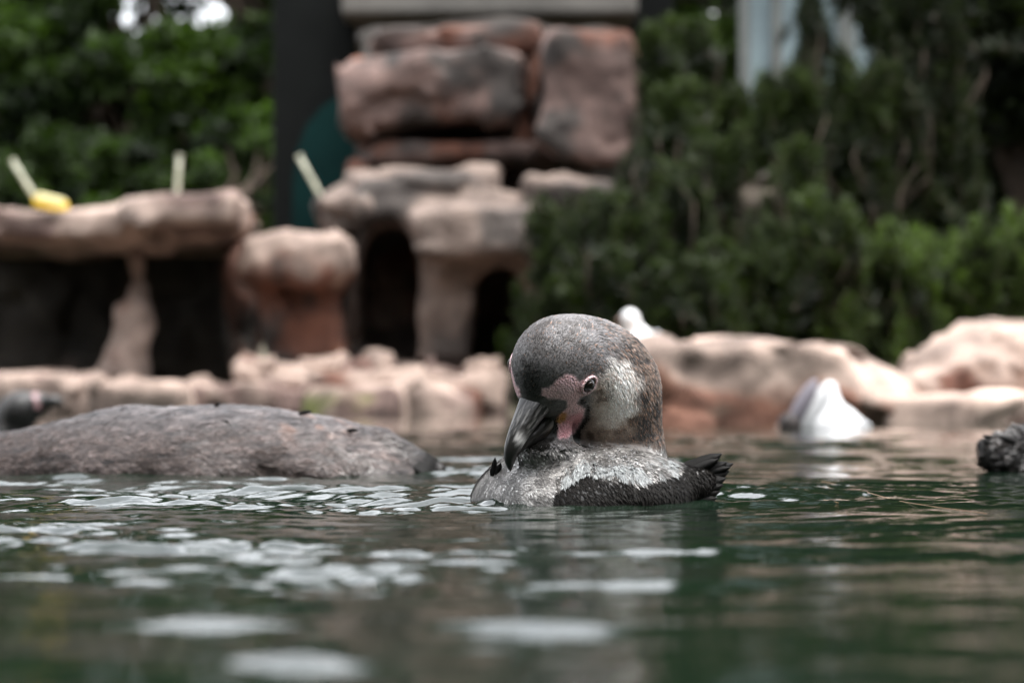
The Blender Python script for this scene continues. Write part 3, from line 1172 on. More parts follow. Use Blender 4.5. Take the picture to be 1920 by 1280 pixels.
# unseen wood added behind the viewer and on both sides to dim frontal skylight
wr2 = np.random.default_rng(5)
nw = 45000
ang = wr2.uniform(math.pi * 1.0, math.pi * 2.0, nw)
rad = wr2.uniform(10.5, 15, nw)
zc = wr2.uniform(0, 1, nw)
Pw = np.stack([np.cos(ang) * rad * 1.0, 1.0 + np.sin(ang) * rad * 0.75, 0.3 + zc * (8.0 + 1.5 * np.sin(ang * 9))], 1)
Pw += 0.5 * wr2.normal(size=Pw.shape)
Pw[:, 2] = np.maximum(Pw[:, 2], 0.3)
V, Q, Cw = leaves(Pw, 0.48, 0.6, lerp(LD, LL, wr2.uniform(0, 0.9, nw)[:, None]), r_=wr2)
wo = link('shading_wood', mesh_np('shading_wood', V, Q, M_leaf, Cw, False))
wo['kind'] = 'stuff'
wo['label'] = 'unseen green wood added around the near side to block frontal skylight'


def conifer(name, base, H, spread, nshoot, nper, cdark, clight, label, seed, group, lean=0.42, cat='shrub', slen=(0.22, 0.42), nl=0.045, low=0.0, flat=0.8):
    """shrub of upright needle-clad shoots on branching stems"""
    r_ = np.random.default_rng(seed)
    base = np.asarray(base, float)
    t = empty(name, tuple(base))
    tag(t, label, cat, group)
    ac = Acc()
    Vs, Qs, Cs, off = [], [], [], 0
    for i in range(nshoot):
        f = r_.uniform(low, 1) ** 0.8
        ang = r_.uniform(0, 2 * math.pi)
        wid = spread * (1.15 - 0.55 * f) * r_.uniform(0.35, 1.0) ** 0.5
        tipz = base[2] + 0.12 + (H - 0.12) * f
        tip = np.array([base[0] + wid * math.cos(ang), base[1] + wid * math.sin(ang) * flat, tipz])
        L = r_.uniform(*slen)
        out = np.array([math.cos(ang), math.sin(ang), 0]) * lean
        d = np.array([0, 0, 1.0]) + out + r_.normal(size=3) * 0.32
        d /= np.linalg.norm(d)
        root = tip - d * L
        if i % 2 == 0:
            stem = np.array([base[0], base[1], base[2] + max(0.02, (root[2] - base[2]) * 0.55)])
            limb_tube(ac, stem, root, 0.010, 0.004, r_)
        V_, Q_, T_ = tube([root, tip], [0.005, 0.002], 4, False)
        ac.add(V_, Q_)
        n = nper
        s = r_.uniform(0, 1, n)
        P = root + s[:, None] * (tip - root)
        dirs = r_.normal(size=(n, 3))
        dirs -= (dirs @ d)[:, None] * d
        dirs /= np.linalg.norm(dirs, axis=1)[:, None]
        dirs = dirs * 0.8 + d * r_.uniform(0.35, 1.0, n)[:, None]
        dirs /= np.linalg.norm(dirs, axis=1)[:, None]
        ln = nl * r_.uniform(0.7, 1.25, n) * (1.15 - 0.55 * s)
        sd_ = np.cross(dirs, r_.normal(size=(n, 3)))
        sd_ /= np.linalg.norm(sd_, axis=1)[:, None]
        w = 0.0060 * (nl / 0.045)
        V = np.stack([P - sd_ * w / 2, P + sd_ * w / 2, P + dirs * ln[:, None] + sd_ * w * 0.25, P + dirs * ln[:, None] - sd_ * w * 0.25], 1).reshape(-1, 3)
        Vs.append(V)
        Qs.append(np.arange(4 * n).reshape(n, 4) + off)
        off += 4 * n
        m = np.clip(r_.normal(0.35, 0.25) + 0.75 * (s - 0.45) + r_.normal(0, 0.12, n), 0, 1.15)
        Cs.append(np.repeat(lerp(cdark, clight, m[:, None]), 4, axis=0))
    limb_tube(ac, base - np.array([0, 0, 0.15]), base + np.array([0.02, 0, H * 0.8]), 0.02 + 0.012 * H, 0.006, r_)
    link('trunk', ac.mesh('trunk', M_bark), t)
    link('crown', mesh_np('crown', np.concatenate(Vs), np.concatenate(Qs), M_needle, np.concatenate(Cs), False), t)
    return t


ND, NL_ = np.array([0.007, 0.012, 0.004]), np.array([0.048, 0.074, 0.016])


def base_at(px, D):
    X = (px - 960) / FPX * D
    return (X, D, gz(X, D) - 0.03)


def top_h(py, D):
    return float(at(960, py, D)[2])


con = [
    # px, D, top py, spread(m), shoots, light factor, label
    (1060, 10.4, 360, 0.28, 60, 0.8, 'olive conifer shrub directly behind the penguin head'),
    (1170, 10.0, 350, 0.30, 70, 0.8, 'conifer shrub behind the white bird on the boulder'),
    (1280, 10.6, 290, 0.20, 70, 0.8, 'conifer shrub between the rock tower and the brown gap'),
    (1400, 9.6, 450, 0.30, 80, 0.75, 'low dull conifer shrub below the brown gap'),
    (1545, 9.4, 350, 0.22, 75, 1.0, 'green conifer shrub rising right of the brown gap'),
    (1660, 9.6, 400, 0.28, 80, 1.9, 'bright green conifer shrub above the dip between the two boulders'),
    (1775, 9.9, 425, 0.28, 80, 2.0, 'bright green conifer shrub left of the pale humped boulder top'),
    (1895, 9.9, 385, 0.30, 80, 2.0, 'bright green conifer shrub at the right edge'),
    (1238, 12.2, 30, 0.16, 60, 0.9, 'tall slim conifer at the right end of the rock tower'),
    (1300, 12.6, 30, 0.26, 90, 0.95, 'tall conifer left of the grey outcrop'),
    (1420, 12.6, 150, 0.38, 110, 0.9, 'tall conifer in front of the grey outcrop'),
    (1262, 11.6, 150, 0.20, 80, 0.9, 'conifer with a pointed top just right of the rock tower'),
    (1345, 11.2, 235, 0.22, 70, 0.85, 'middle-sized conifer left of the dull brown rock dome'),
    (1488, 11.0, 255, 0.20, 65, 0.8, 'middle-sized conifer right of the dull brown rock dome'),
    (1460, 9.9, 400, 0.22, 60, 0.7, 'dull shrub low in front of the brown rock dome'),
    (1110, 9.3, 470, 0.24, 70, 0.7, 'low olive shrub close behind the long boulder'),
    (1290, 9.2, 480, 0.26, 70, 0.7, 'low dull shrub behind the cream top of the long boulder'),
    (1478, 12.0, 125, 0.26, 80, 0.85, 'middle conifer just below the left half of the pale pavilion panes'),
    (1632, 12.0, 110, 0.24, 80, 0.75, 'middle conifer just below the right half of the pale pavilion panes'),
    (1520, 12.9, -30, 0.10, 40, 0.7, 'thin dark conifer spire against the pale blue pavilion'),
    (1585, 12.4, 80, 0.09, 45, 0.7, 'dark pointed conifer right of the pale blue panes'),
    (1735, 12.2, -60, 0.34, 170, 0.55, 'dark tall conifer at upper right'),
]
for i, (px, D, pt, sp, ns, li, lab) in enumerate(con):
    b = base_at(px, D)
    H = top_h(pt, D) - b[2]
    tall = H > 1.4
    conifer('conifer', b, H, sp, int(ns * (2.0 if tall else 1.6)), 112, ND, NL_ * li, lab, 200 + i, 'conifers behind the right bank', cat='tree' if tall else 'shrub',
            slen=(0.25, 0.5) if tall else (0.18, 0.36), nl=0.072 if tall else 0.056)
# big evergreens closing the right side, their deep shade put into darker leaf colours
for i, (px, D, H, cr, lab) in enumerate(((1830, 14.0, 5.2, 0.95, 'big dark evergreen tree filling the upper right corner'),
                                         (2020, 13.0, 5.4, 0.9, 'dark evergreen tree cut off by the right edge behind the bright shrubs'),
                                         (1720, 19.0, 6.5, 1.2, 'dark evergreen tree behind the right end of the pavilion'))):
    X = (px - 960) / FPX * D
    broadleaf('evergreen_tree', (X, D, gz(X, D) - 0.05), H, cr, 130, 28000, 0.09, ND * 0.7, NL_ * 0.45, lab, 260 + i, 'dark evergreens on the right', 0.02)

# ================================================================== PENGUINS
CROP = 2.559 * FPX / 2.0          # detail pixels per metre at 2 m


def C(cx, cy, dcm=0.0):
    """point from detail-crop pixels with a depth offset in centimetres behind the 2 m plane"""
    return at(860 + cx / 2.559, 560 + cy / 2.559, 2.0 + dcm / 100)


HB = C(388, 470, -3.6)                               # base of the bill, on the head's midline
hf = np.array([-0.451, -0.350, -0.822])
hf /= np.linalg.norm(hf)
hu = np.array([-0.325, -0.79, 0.517])
hu -= hf * (hu @ hf)
hu /= np.linalg.norm(hu)
hs = np.cross(hu, hf)                                # towards the side with the visible eye
if hs[0] < 0:
    hs = -hs
HM = np.stack([hf, hs, hu])                          # rows: forward, side, up


def hp(a, s, u):
    """head frame (cm) to world"""
    return HB + (hf * a + hs * s + hu * u) / 100


def penguin_f(P):
    d = sd_ell(P, hp(-3.1, 0, -0.1), (0.040, 0.0365, 0.040), HM)
    d = smin(d, sd_ell(P, C(600, 328, 1.2), (0.0425, 0.043, 0.0415)), 0.028)          # crown
    d = smin(d, sd_cone(P, hp(-3.0, 0, -0.4), hp(-0.5, 0, -0.2), 0.030, 0.0165), 0.012)
    d = smin(d, sd_ell(P, hp(-2.4, 1.5, -1.7), (0.026, 0.018, 0.020), HM), 0.010)     # cheeks
    d = smin(d, sd_ell(P, hp(-2.4, -1.5, -1.7), (0.026, 0.018, 0.020), HM), 0.010)
    d = smin(d, sd_cone(P, hp(-2.2, 0, -2.3), hp(1.5, 0, -1.9), 0.016, 0.009), 0.008)     # chin
    d = smin(d, sd_ell(P, C(468, 640, -2.0), (0.013, 0.013, 0.018)), 0.008)
    d = smin(d, sd_ell(P, C(690, 420, 2.6), (0.0425, 0.046, 0.0475)), 0.016)          # nape
    d = smin(d, sd_cone(P, C(712, 460, 3.0), C(765, 800, 4.5), 0.041, 0.041), 0.020)
    b = sd_ell(P, C(545, 990, 5.0), (0.086, 0.135, 0.0545), rotxyz(0, -0.04, 0.15))
    b = smin(b, sd_ell(P, C(438, 742, -2.6), (0.026, 0.020, 0.0125)), 0.014)
    b = smin(b, sd_ell(P, C(800, 940, 1.0), (0.056, 0.085, 0.034), rotxyz(0, 0.10, 0)), 0.02)
    b = smin(b, sd_cone(P, C(880, 930, -0.5), C(1160, 890, -1.2), 0.024, 0.014), 0.018)
    b = smin(b, sd_ell(P, C(760, 975, -3.6), (0.054, 0.026, 0.027)), 0.012)
    return smin(d, b, 0.008)


def poly_sd(px, py, poly):
    """signed distance to a polygon, negative inside"""
    poly = np.asarray(poly, float)
    n = len(poly)
    d = np.full(len(px), 1e9)
    ins = np.zeros(len(px), bool)
    for i in range(n):
        a, b = poly[i], poly[(i + 1) % n]
        e = b - a
        w0, w1 = px - a[0], py - a[1]
        t = np.clip((w0 * e[0] + w1 * e[1]) / (e @ e), 0, 1)
        d = np.minimum(d, np.hypot(w0 - t * e[0], w1 - t * e[1]))
        cond = (a[1] > py) != (b[1] > py)
        xx = a[0] + (py - a[1]) * e[0] / (e[1] if abs(e[1]) > 1e-9 else 1e-9)
        ins ^= cond & (px < xx)
    return np.where(ins, -d, d)


POLY_PINK = [(396, 462), (402, 430), (440, 425), (470, 390), (520, 364), (556, 372), (580, 402), (640, 366), (664, 384), (656, 428), (622, 458),
             (588, 470), (566, 500), (604, 530), (596, 570), (560, 640), (520, 668), (478, 672), (476, 600), (480, 560), (522, 520), (520, 488), (470, 480), (430, 480)]
POLY_BLACK = [(574, 484), (602, 492), (628, 530), (622, 580), (596, 624), (562, 666), (548, 664), (582, 610), (606, 560), (602, 532), (572, 512)]
POLY_WHITE = [(668, 345), (730, 285), (800, 285), (855, 360), (862, 470), (830, 550), (750, 610), (660, 600), (700, 500), (690, 410)]
POLY_GAPE = [(478, 600), (470, 585), (490, 545), (520, 548), (516, 580)]


def head_uv(P):
    """detail-crop pixel of the point or, on the hidden side, of its mirror image"""
    q = (P - HB) @ HM.T
    far = q[:, 1] < 0
    q[:, 1] = np.abs(q[:, 1])
    W = HB + q @ HM
    px, py = project(W)
    return (px - 860) * 2.559, (py - 560) * 2.559 - 35 * far, q * 100


K_BLACK = np.array([0.012, 0.011, 0.010])
K_SLATE = np.array([0.075, 0.068, 0.065])
K_CROWN = np.array([0.17, 0.163, 0.166])
K_BROWN = np.array([0.13, 0.095, 0.075])
K_TAN = np.array([0.36, 0.285, 0.235])
K_WHITE = np.array([0.82, 0.78, 0.74])
K_PINK = np.array([0.92, 0.61, 0.645])


def penguin_color(P, Nn):
    cx, cy, q = head_uv(P.copy())
    near = (q[:, 0] > -6.5) & (q[:, 1] < 5.5)
    px, py = project(P)
    qx, qy = (px - 860) * 2.559, (py - 560) * 2.559
    n1 = fbm(P, 90, 3, 301)
    n2 = fbm(P, 420, 2, 302)
    base = mixc(np.broadcast_to(K_CROWN, P.shape), K_SLATE, sstep(-0.7, 0.9, 0.5 * n1 + 0.6 * n2))
    # dark forehead wedge above the bill
    dm = np.exp(-((q[:, 0] - 0.1) / 1.25) ** 2 - (q[:, 1] / 1.1) ** 2) * (q[:, 2] > -0.5)
    base = mixc(base, K_BLACK, np.clip(dm * 1.05, 0, 0.85))
    # brown nape and back of the neck
    is_neck = sstep(690, 820, qx + 0.25 * (qy - 300)) * (P[:, 1] > 1.955)
    base = mixc(base, mixc(np.broadcast_to(K_BROWN, P.shape), K_SLATE * 0.6, sstep(-0.1, 0.4, n1 + n2)), is_neck * 0.9)
    # tan cheek
    ck = poly_sd(cx, cy, [(640, 420), (700, 330), (840, 350), (860, 520), (840, 640), (700, 700), (560, 690), (570, 650), (630, 560)])
    front = near & (q[:, 2] < 3.0) & (q[:, 1] > 0.8)
    base = mixc(base, mixc(np.broadcast_to(K_TAN, P.shape), K_BROWN, sstep(0.0, 0.7, n1)), sstep(25, -40, ck) * (qy < 720))
    wd = poly_sd(cx, cy, POLY_WHITE) + 22 * n1
    base = mixc(base, K_WHITE, sstep(30, -42, wd) * (qy < 720) * np.clip(0.35 + 0.65 * sstep(640, 800, cx), 0, 0.95))
    # body: grey back, black flank towards the viewer
    body = sstep(690, 730, qy + 0.0 * qx) * (P[:, 2] < 0.062)
    back = mixc(np.broadcast_to(np.array([0.15, 0.143, 0.136]), P.shape), np.array([0.36, 0.345, 0.33]), sstep(-0.1, 0.6, n1 + 0.6 * n2))
    base = mixc(base, back, body)
    xe = np.array([-200, 420, 450, 520, 600, 760, 860, 960, 1060, 1080, 1500])
    ye = np.array([1300, 1200, 930, 860, 835, 870, 880, 855, 810, 700, 600])
    ed = np.interp(qx, xe, ye)
    base = mixc(base, K_BLACK, sstep(-14, 14, qy - ed - 16 * n1) * (P[:, 1] < 2.06) * body)
    base = mixc(base, K_BLACK, sstep(1040, 1090, qx) * body)
    chin = sstep(-0.9, -0.2, q[:, 0]) * sstep(-0.8, -1.3, q[:, 2]) * (q[:, 1] < 1.9) * (q[:, 0] < 4) * (P[:, 2] > 0.045)
    base = mixc(base, K_BLACK * 1.6, chin)
    # bare skin
    bk = sstep(4, -4, poly_sd(cx, cy, POLY_BLACK)) * front
    base = mixc(base, K_BLACK, bk)
    return base


def skin_mask(P):
    cx, cy, q = head_uv(P.copy())
    near = (q[:, 0] > -5.5) & (q[:, 2] < 3.2) & (q[:, 1] > 0.35)
    return np.where(near, poly_sd(cx, cy, POLY_PINK), 1e3), cx, cy, q


def tri_sample(V, Q, n, r_, keep=None):
    T = np.concatenate([Q[:, [0, 1, 2]], Q[:, [0, 2, 3]]])
    A, B, Cc = V[T[:, 0]], V[T[:, 1]], V[T[:, 2]]
    ar = np.linalg.norm(np.cross(B - A, Cc - A), axis=1)
    if keep is not None:
        ar = ar * keep((A + B + Cc) / 3)
    k = r_.choice(len(T), n, p=ar / ar.sum())
    u, v = r_.uniform(size=n), r_.uniform(size=n)
    m = u + v > 1
    u[m], v[m] = 1 - u[m], 1 - v[m]
    return A[k] + (B - A)[k] * u[:, None] + (Cc - A)[k] * v[:, None]


def flakes(P, Nn, D, L, W, lift, Cc):
    """one kite-shaped feather per point, lying along D"""
    D = D - (D * Nn).sum(1)[:, None] * Nn
    D /= np.maximum(np.linalg.norm(D, axis=1), 1e-9)[:, None]
    S = np.cross(Nn, D)
    L, W, lift = (np.broadcast_to(v, (len(P),)) for v in (L, W, lift))
    up = Nn * (lift * L)[:, None]
    v0 = P - Nn * 0.0004
    v1 = P + D * (0.5 * L)[:, None] + S * (W / 2)[:, None] + up * 0.40
    v2 = P + D * L[:, None] + up
    v3 = P + D * (0.5 * L)[:, None] - S * (W / 2)[:, None] + up * 0.40
    v4 = P + D * (0.55 * L)[:, None] + up * 0.7
    V = np.stack([v0, v1, v2, v3, v4], 1).reshape(-1, 3)
    b = np.arange(len(P))[:, None] * 5
    T = np.concatenate([b + np.array([[0, 4, 1]]), b + np.array([[1, 4, 2]]), b + np.array([[2, 4, 3]]), b + np.array([[3, 4, 0]])])
    Cv = np.stack([Cc * 0.8, Cc, Cc * 1.1, Cc, Cc], 1).reshape(-1, 3)
    return V, T, Cv


pr = np.random.default_rng(77)
peng = empty('penguin', (0.03, 2.02, 0.0))
tag(peng, 'grey penguin with a pink face preening its back, sharp in the middle of the pool', 'penguin', None)
lo = np.array([C(0, 0)[0], 1.86, -0.05])
hi = np.array([C(1230, 0)[0], 2.24, 0.21])
PV, PQ = surface(penguin_f, lo, hi, 0.0022)
for _ in range(2):
    PV = PV - penguin_f(PV)[:, None] * grad(penguin_f, PV) * 0.9
PN = grad(penguin_f, PV)
PC = penguin_color(PV, PN)
sk, scx, scy, _q = skin_mask(PV)
pinkm = sstep(5, -4, sk)
scal = 0.85 + 0.3 * fbm(PV, 300, 2, 9)
PC = mixc(PC, K_PINK * 1.0, pinkm) * 1.0
gape = sstep(8, -6, poly_sd(scx, scy, POLY_GAPE)) * (sk < 900)
PC = mixc(PC, np.array([0.75, 0.36, 0.10]), gape)
deep = poly_sd(scx, scy, [(480, 672), (478, 610), (530, 560), (600, 540), (590, 580), (520, 670)])
PC = mixc(PC, np.array([0.74, 0.33, 0.36]), sstep(6, -10, deep) * pinkm * (1 - gape) * 0.8)
# skin faces use the scaly skin material, the rest plumage
me = mesh_np('body', PV, PQ, M_plume, PC)
me.materials.append(M_skin)
fm = (pinkm[PQ].mean(1) > 0.5).astype(np.int32)
me.polygons.foreach_set('material_index', fm)
link('body', me, peng)

# short feathers over head, neck and back
nf = 78000
FP = tri_sample(PV, PQ, nf, pr, lambda c: (c[:, 2] > -0.012) * (1 + 1.0 * (c[:, 2] > 0.06)))
FN = grad(penguin_f, FP)
fs_, _, _, fq = skin_mask(FP)
bkm = np.zeros(len(FP))
FC = penguin_color(FP, FN)
vis = (fs_ > 6) & ~((fq[:, 0] > -0.4) & (np.abs(fq[:, 1]) < 1.5) & (fq[:, 0] < 3) & (fq[:, 2] > -1.6) & (fq[:, 2] < 1.2)) & (FN[:, 1] < 0.75)
FP, FN, FC, fq = FP[vis], FN[vis], FC[vis], fq[vis]
fcx, fcy = project(FP)
fcx, fcy = (fcx - 860) * 2.559, (fcy - 560) * 2.559
neck_axis = np.array([0.25, 0.25, -1.0])
wn = sstep(560, 800, fcx)[:, None]
flow = (-hf) * (1 - wn) + neck_axis * wn * 1.2
isb = (FP[:, 2] < 0.058) & (fcy > 690)
flow = np.where(isb[:, None], np.array([0.55, -0.75, -0.55]), flow)
flow = flow + 0.16 * pr.normal(size=flow.shape) + 0.22 * np.stack([fbm(FP, 70, 2, 400 + k) for k in range(3)], 1)
small = np.clip((-fq[:, 0]) / 5.0, 0.45, 1.0)
Lf = np.where(isb, 0.0052, 0.0050 * small) * pr.uniform(0.7, 1.3, len(FP))
Wf = Lf * np.where(isb, 0.30, 0.30)
lift = np.where(isb, 0.085, 0.12) * pr.uniform(0.3, 1.6, len(FP)) + 0.06 * wn[:, 0] * pr.uniform(0, 2, len(FP))
jit = np.exp(np.where(isb, 0.15, 0.20) * pr.normal(size=len(FP)))
FC = FC * jit[:, None]
rust = (pr.uniform(size=len(FP)) < 0.13 * (0.25 + wn[:, 0])) & ~isb & (FC.mean(1) > 0.03)
FC[rust] = 0.5 * FC[rust] + 0.5 * np.array([0.40, 0.22, 0.14])
glint = (pr.uniform(size=len(FP)) < 0.03) & isb & (FC.mean(1) > 0.05)
FC[glint] = np.array([0.65, 0.64, 0.62])
V_, T_, C_ = flakes(FP, FN, flow, Lf, Wf, lift, np.clip(FC, 0, 0.85))
fo = link('feathers', mesh_np('feathers', V_, T_, M_flake, C_, False), peng)
fo['kind'] = 'stuff'

# longer silver feathers that hang over the dark flank
def trace(cx, cy):
    """points where the sight lines through detail pixels meet the penguin (nan where they miss)"""
    cx, cy = np.atleast_1d(cx).astype(float), np.atleast_1d(cy).astype(float)
    o_ = np.array([0, 0, CAM_H])
    d_ = np.array([C(a_, b_, 0) for a_, b_ in zip(cx, cy)]) - o_
    d_ /= np.linalg.norm(d_, axis=1)[:, None]
    t_ = np.full(len(cx), 1.75)
    for _ in range(80):
        t_ = np.minimum(t_ + penguin_f(o_ + d_ * t_[:, None]) * 0.8, 3.0)
    p_ = o_ + d_ * t_[:, None]
    p_[t_ > 2.3] = np.nan
    return p_


nfr = 3600
fcx0 = pr.uniform(470, 1065, nfr)
edge_y = np.interp(fcx0, [470, 520, 600, 760, 860, 960, 1065], [885, 835, 790, 812, 822, 808, 782])
fcy0 = edge_y + np.clip(pr.normal(0, 24, nfr), -60, 30)
fr_p = trace(fcx0, fcy0)
ok = ~np.isnan(fr_p[:, 0]) & (fr_p[:, 2] > 0.003)
fr_p, fcx0 = fr_p[ok], fcx0[ok]
fn = grad(penguin_f, fr_p)
cl = fbm(fr_p * np.array([1, 0.4, 0.35]), 170, 2, 77)
silver = sstep(-0.35, 0.35, cl)[:, None]
fc = lerp(np.array([0.07, 0.065, 0.06]), np.array([0.27, 0.285, 0.285]), silver) * np.exp(0.22 * pr.normal(size=len(fr_p)))[:, None]
V_, T_, C_ = flakes(fr_p, fn, np.array([0.14, -0.5, -1.0]) + 0.16 * pr.normal(size=fr_p.shape), 0.0065 * pr.uniform(0.6, 1.4, len(fr_p)) + 0.0050 * silver[:, 0], 0.0013, 0.065 * pr.uniform(0.3, 1.7, len(fr_p)), np.clip(fc, 0, 0.85))
fo = link('covert_feathers', mesh_np('covert_feathers', V_, T_, M_flake, C_, False), peng)
fo['kind'] = 'stuff'


# tail: stiff dark feathers, each a long curved blade
def blade(p, q, w, th, curl=0.0, n=6):
    """verts, quads of a thick pointed feather blade from p to q"""
    p, q = np.asarray(p, float), np.asarray(q, float)
    d = (q - p) / np.linalg.norm(q - p)
    s = np.cross(d, np.array([0.25, -1.0, 0.1]))
    s /= np.linalg.norm(s)
    nn = np.cross(s, d)
    L = np.linalg.norm(q - p)
    V, Qd = [], []
    for i in range(n + 1):
        t = i / n
        ww = w * (0.55 + 0.9 * t - 1.35 * t ** 3) if t < 1 else w * 0.04
        ww = max(ww, w * 0.05)
        c = p + d * L * t + s * curl * L * t * t
        V += [c + s * ww / 2, c + nn * th / 2, c - s * ww / 2, c - nn * th / 2]
    for i in range(n):
        for j in range(4):
            a = i * 4 + j
            b = i * 4 + (j + 1) % 4
            Qd.append([a, b, b + 4, a + 4])
    return np.array(V), np.array(Qd)


M_dark_feather = simple('dark_feather', (0.011, 0.0105, 0.010), 0.8, 0, 300, 0.5)
M_dark_feather.node_tree.nodes['Principled BSDF'].inputs['Specular IOR Level'].default_value = 0.2
tail_specs = [((1020, 880, -1.0), (1266, 750, -1.5), 0.019), ((1060, 880, -1.4), (1320, 798, -1.1), 0.017), ((1010, 860, -0.6), (1222, 775, -0.9), 0.018),
              ((1040, 900, -1.5), (1290, 790, -1.3), 0.018), ((1040, 920, -1.7), (1300, 835, -1.4), 0.019), ((1030, 940, -1.9), (1285, 868, -1.8), 0.019),
              ((1020, 955, -2.1), (1272, 900, -2.0), 0.019), ((1010, 970, -2.2), (1256, 930, -2.1), 0.019), ((1000, 990, -2.3), (1240, 962, -2.3), 0.018),
              ((1000, 850, -0.2), (1160, 800, -0.3), 0.015), ((1050, 870, -1.2), (1250, 772, -1.7), 0.012), ((1100, 860, -1.3), (1306, 812, -1.6), 0.010)]
for (p, q, w) in tail_specs:
    V_, Q_ = blade(C(*p), C(*q), w, 0.005, -0.03)
    link('tail_feather', mesh_np('tail_feather', V_, Q_, M_dark_feather), peng)
# small feather tips standing up at the left shoulder
for (p, q, w) in (((170, 850, 1), (166, 762, 0.6), 0.006), ((185, 845, 0.8), (196, 786, 0.4), 0.006), ((160, 850, 1.2), (160, 800, 1.0), 0.005)):
    V_, Q_ = blade(C(*p), C(*q), w, 0.0015, 0.1)
    link('loose_feather', mesh_np('loose_feather', V_, Q_, M_dark_feather), peng)


# bill: upper and lower mandible
def loft(sec, mat, name, parent, colf, n=96):
    V, Qd = [], []
    for (a, u, w, top, bot, sq) in sec:
        for j in range(n):
            th = 2 * math.pi * j / n
            cs, sn = math.cos(th), math.sin(th)
            ss = math.copysign(abs(cs) ** sq, cs) * w
            hh = top * max(sn, 0) ** 0.9 if sn > 0 else -bot * (-sn) ** 0.9
            V.append(hp(a, ss, u + hh))
    m = len(sec)
    for i in range(m - 1):
        for j in range(n):
            Qd.append([i * n + j, i * n + (j + 1) % n, (i + 1) * n + (j + 1) % n, (i + 1) * n + j])
    V = np.array(V)
    # fine lengthwise ridges in the horn
    qq = (V - HB) @ HM.T * 100
    rg = fbm(qq * np.array([0.9, 9.0, 9.0]), 1.0, 3, 88)
    V = V + (rg * 0.00035 * sstep(5.6, 4.6, qq[:, 0]))[:, None] * (hu * 0.7 + hs * 0.5)
    V = np.concatenate([V, V[:n].mean(0)[None], V[-n:].mean(0)[None]])
    T = [[m * n, (j + 1) % n, j] for j in range(n)] + [[m * n + 1, (m - 1) * n + j, (m - 1) * n + (j + 1) % n] for j in range(n)]
    q = (V - HB) @ HM.T * 100
    return link(name, mesh_np(name, V, [np.array(Qd), np.array(T)], mat, colf(q)), parent)


def interp_sec(keys, k=22):
    K = np.array(keys, float)
    ts = np.linspace(0, 1, k)
    x = np.linspace(0, 1, len(K))
    # smooth interpolation through the keys
    out = []
    for t in ts:
        i = min(int(t * (len(K) - 1)), len(K) - 2)
        f = t * (len(K) - 1) - i
        p0, p1, p2, p3 = K[max(i - 1, 0)], K[i], K[i + 1], K[min(i + 2, len(K) - 1)]
        v = 0.5 * ((2 * p1) + (-p0 + p2) * f + (2 * p0 - 5 * p1 + 4 * p2 - p3) * f * f + (-p0 + 3 * p1 - 3 * p2 + p3) * f ** 3)
        out.append(v)
    return out


def bill_col(q):
    c = np.broadcast_to(np.array([0.020, 0.019, 0.018]), q.shape)
    rg = fbm(q * np.array([0.8, 9.0, 9.0]), 1.0, 3, 89)
    c = mixc(c, np.array([0.13, 0.125, 0.12]), sstep(0.05, 0.55, rg) * sstep(5.2, 3.5, q[:, 0]) * sstep(-0.4, 0.6, q[:, 2] + 0.25 * q[:, 0] - 0.4))
    band = np.exp(-((q[:, 0] - 4.25 - 0.2 * rg) / 0.38) ** 2) * sstep(0.1, 0.4, q[:, 1])
    return mixc(c, np.array([0.50, 0.49, 0.48]), band * 0.9)


#        a     u     w     top   bot  sq
upper = [(-1.2, 0.05, 1.50, 1.00, 0.75, 0.85), (0.2, 0.05, 1.50, 1.00, 0.95, 0.85), (1.6, 0.10, 1.22, 0.95, 0.85, 0.85), (3.0, 0.10, 0.98, 0.88, 0.65, 0.85),
         (4.3, 0.0, 0.78, 0.75, 0.45, 0.8), (5.3, -0.25, 0.62, 0.62, 0.42, 0.85), (6.0, -0.70, 0.40, 0.50, 0.40, 0.9), (6.3, -1.15, 0.18, 0.30, 0.30, 1.0), (6.35, -1.45, 0.04, 0.08, 0.10, 1.0)]
loft(interp_sec(upper, 80), M_bill, 'upper_mandible', peng, bill_col)
lower = [(-1.2, -1.7, 1.10, 0.8, 1.10, 0.8), (0.2, -1.9, 1.38, 1.0, 1.45, 0.8), (1.8, -1.75, 1.30, 0.9, 1.45, 0.8), (3.4, -1.15, 0.78, 0.55, 0.85, 0.8), (4.6, -0.75, 0.50, 0.28, 0.42, 0.9), (5.4, -0.65, 0.22, 0.12, 0.2, 1.0), (5.6, -0.66, 0.06, 0.05, 0.08, 1.0)]
loft(interp_sec(lower, 60), M_bill, 'lower_mandible', peng, lambda q: mixc(mixc(np.broadcast_to(np.array([0.030, 0.027, 0.025]), q.shape), np.array([0.17, 0.13, 0.10]), sstep(-1.2, -2.0, q[:, 2]) * sstep(3.0, 1.2, q[:, 0])), np.array([0.52, 0.26, 0.24]), sstep(0.9, 0.0, q[:, 0]) * sstep(-0.9, -1.4, q[:, 2])))


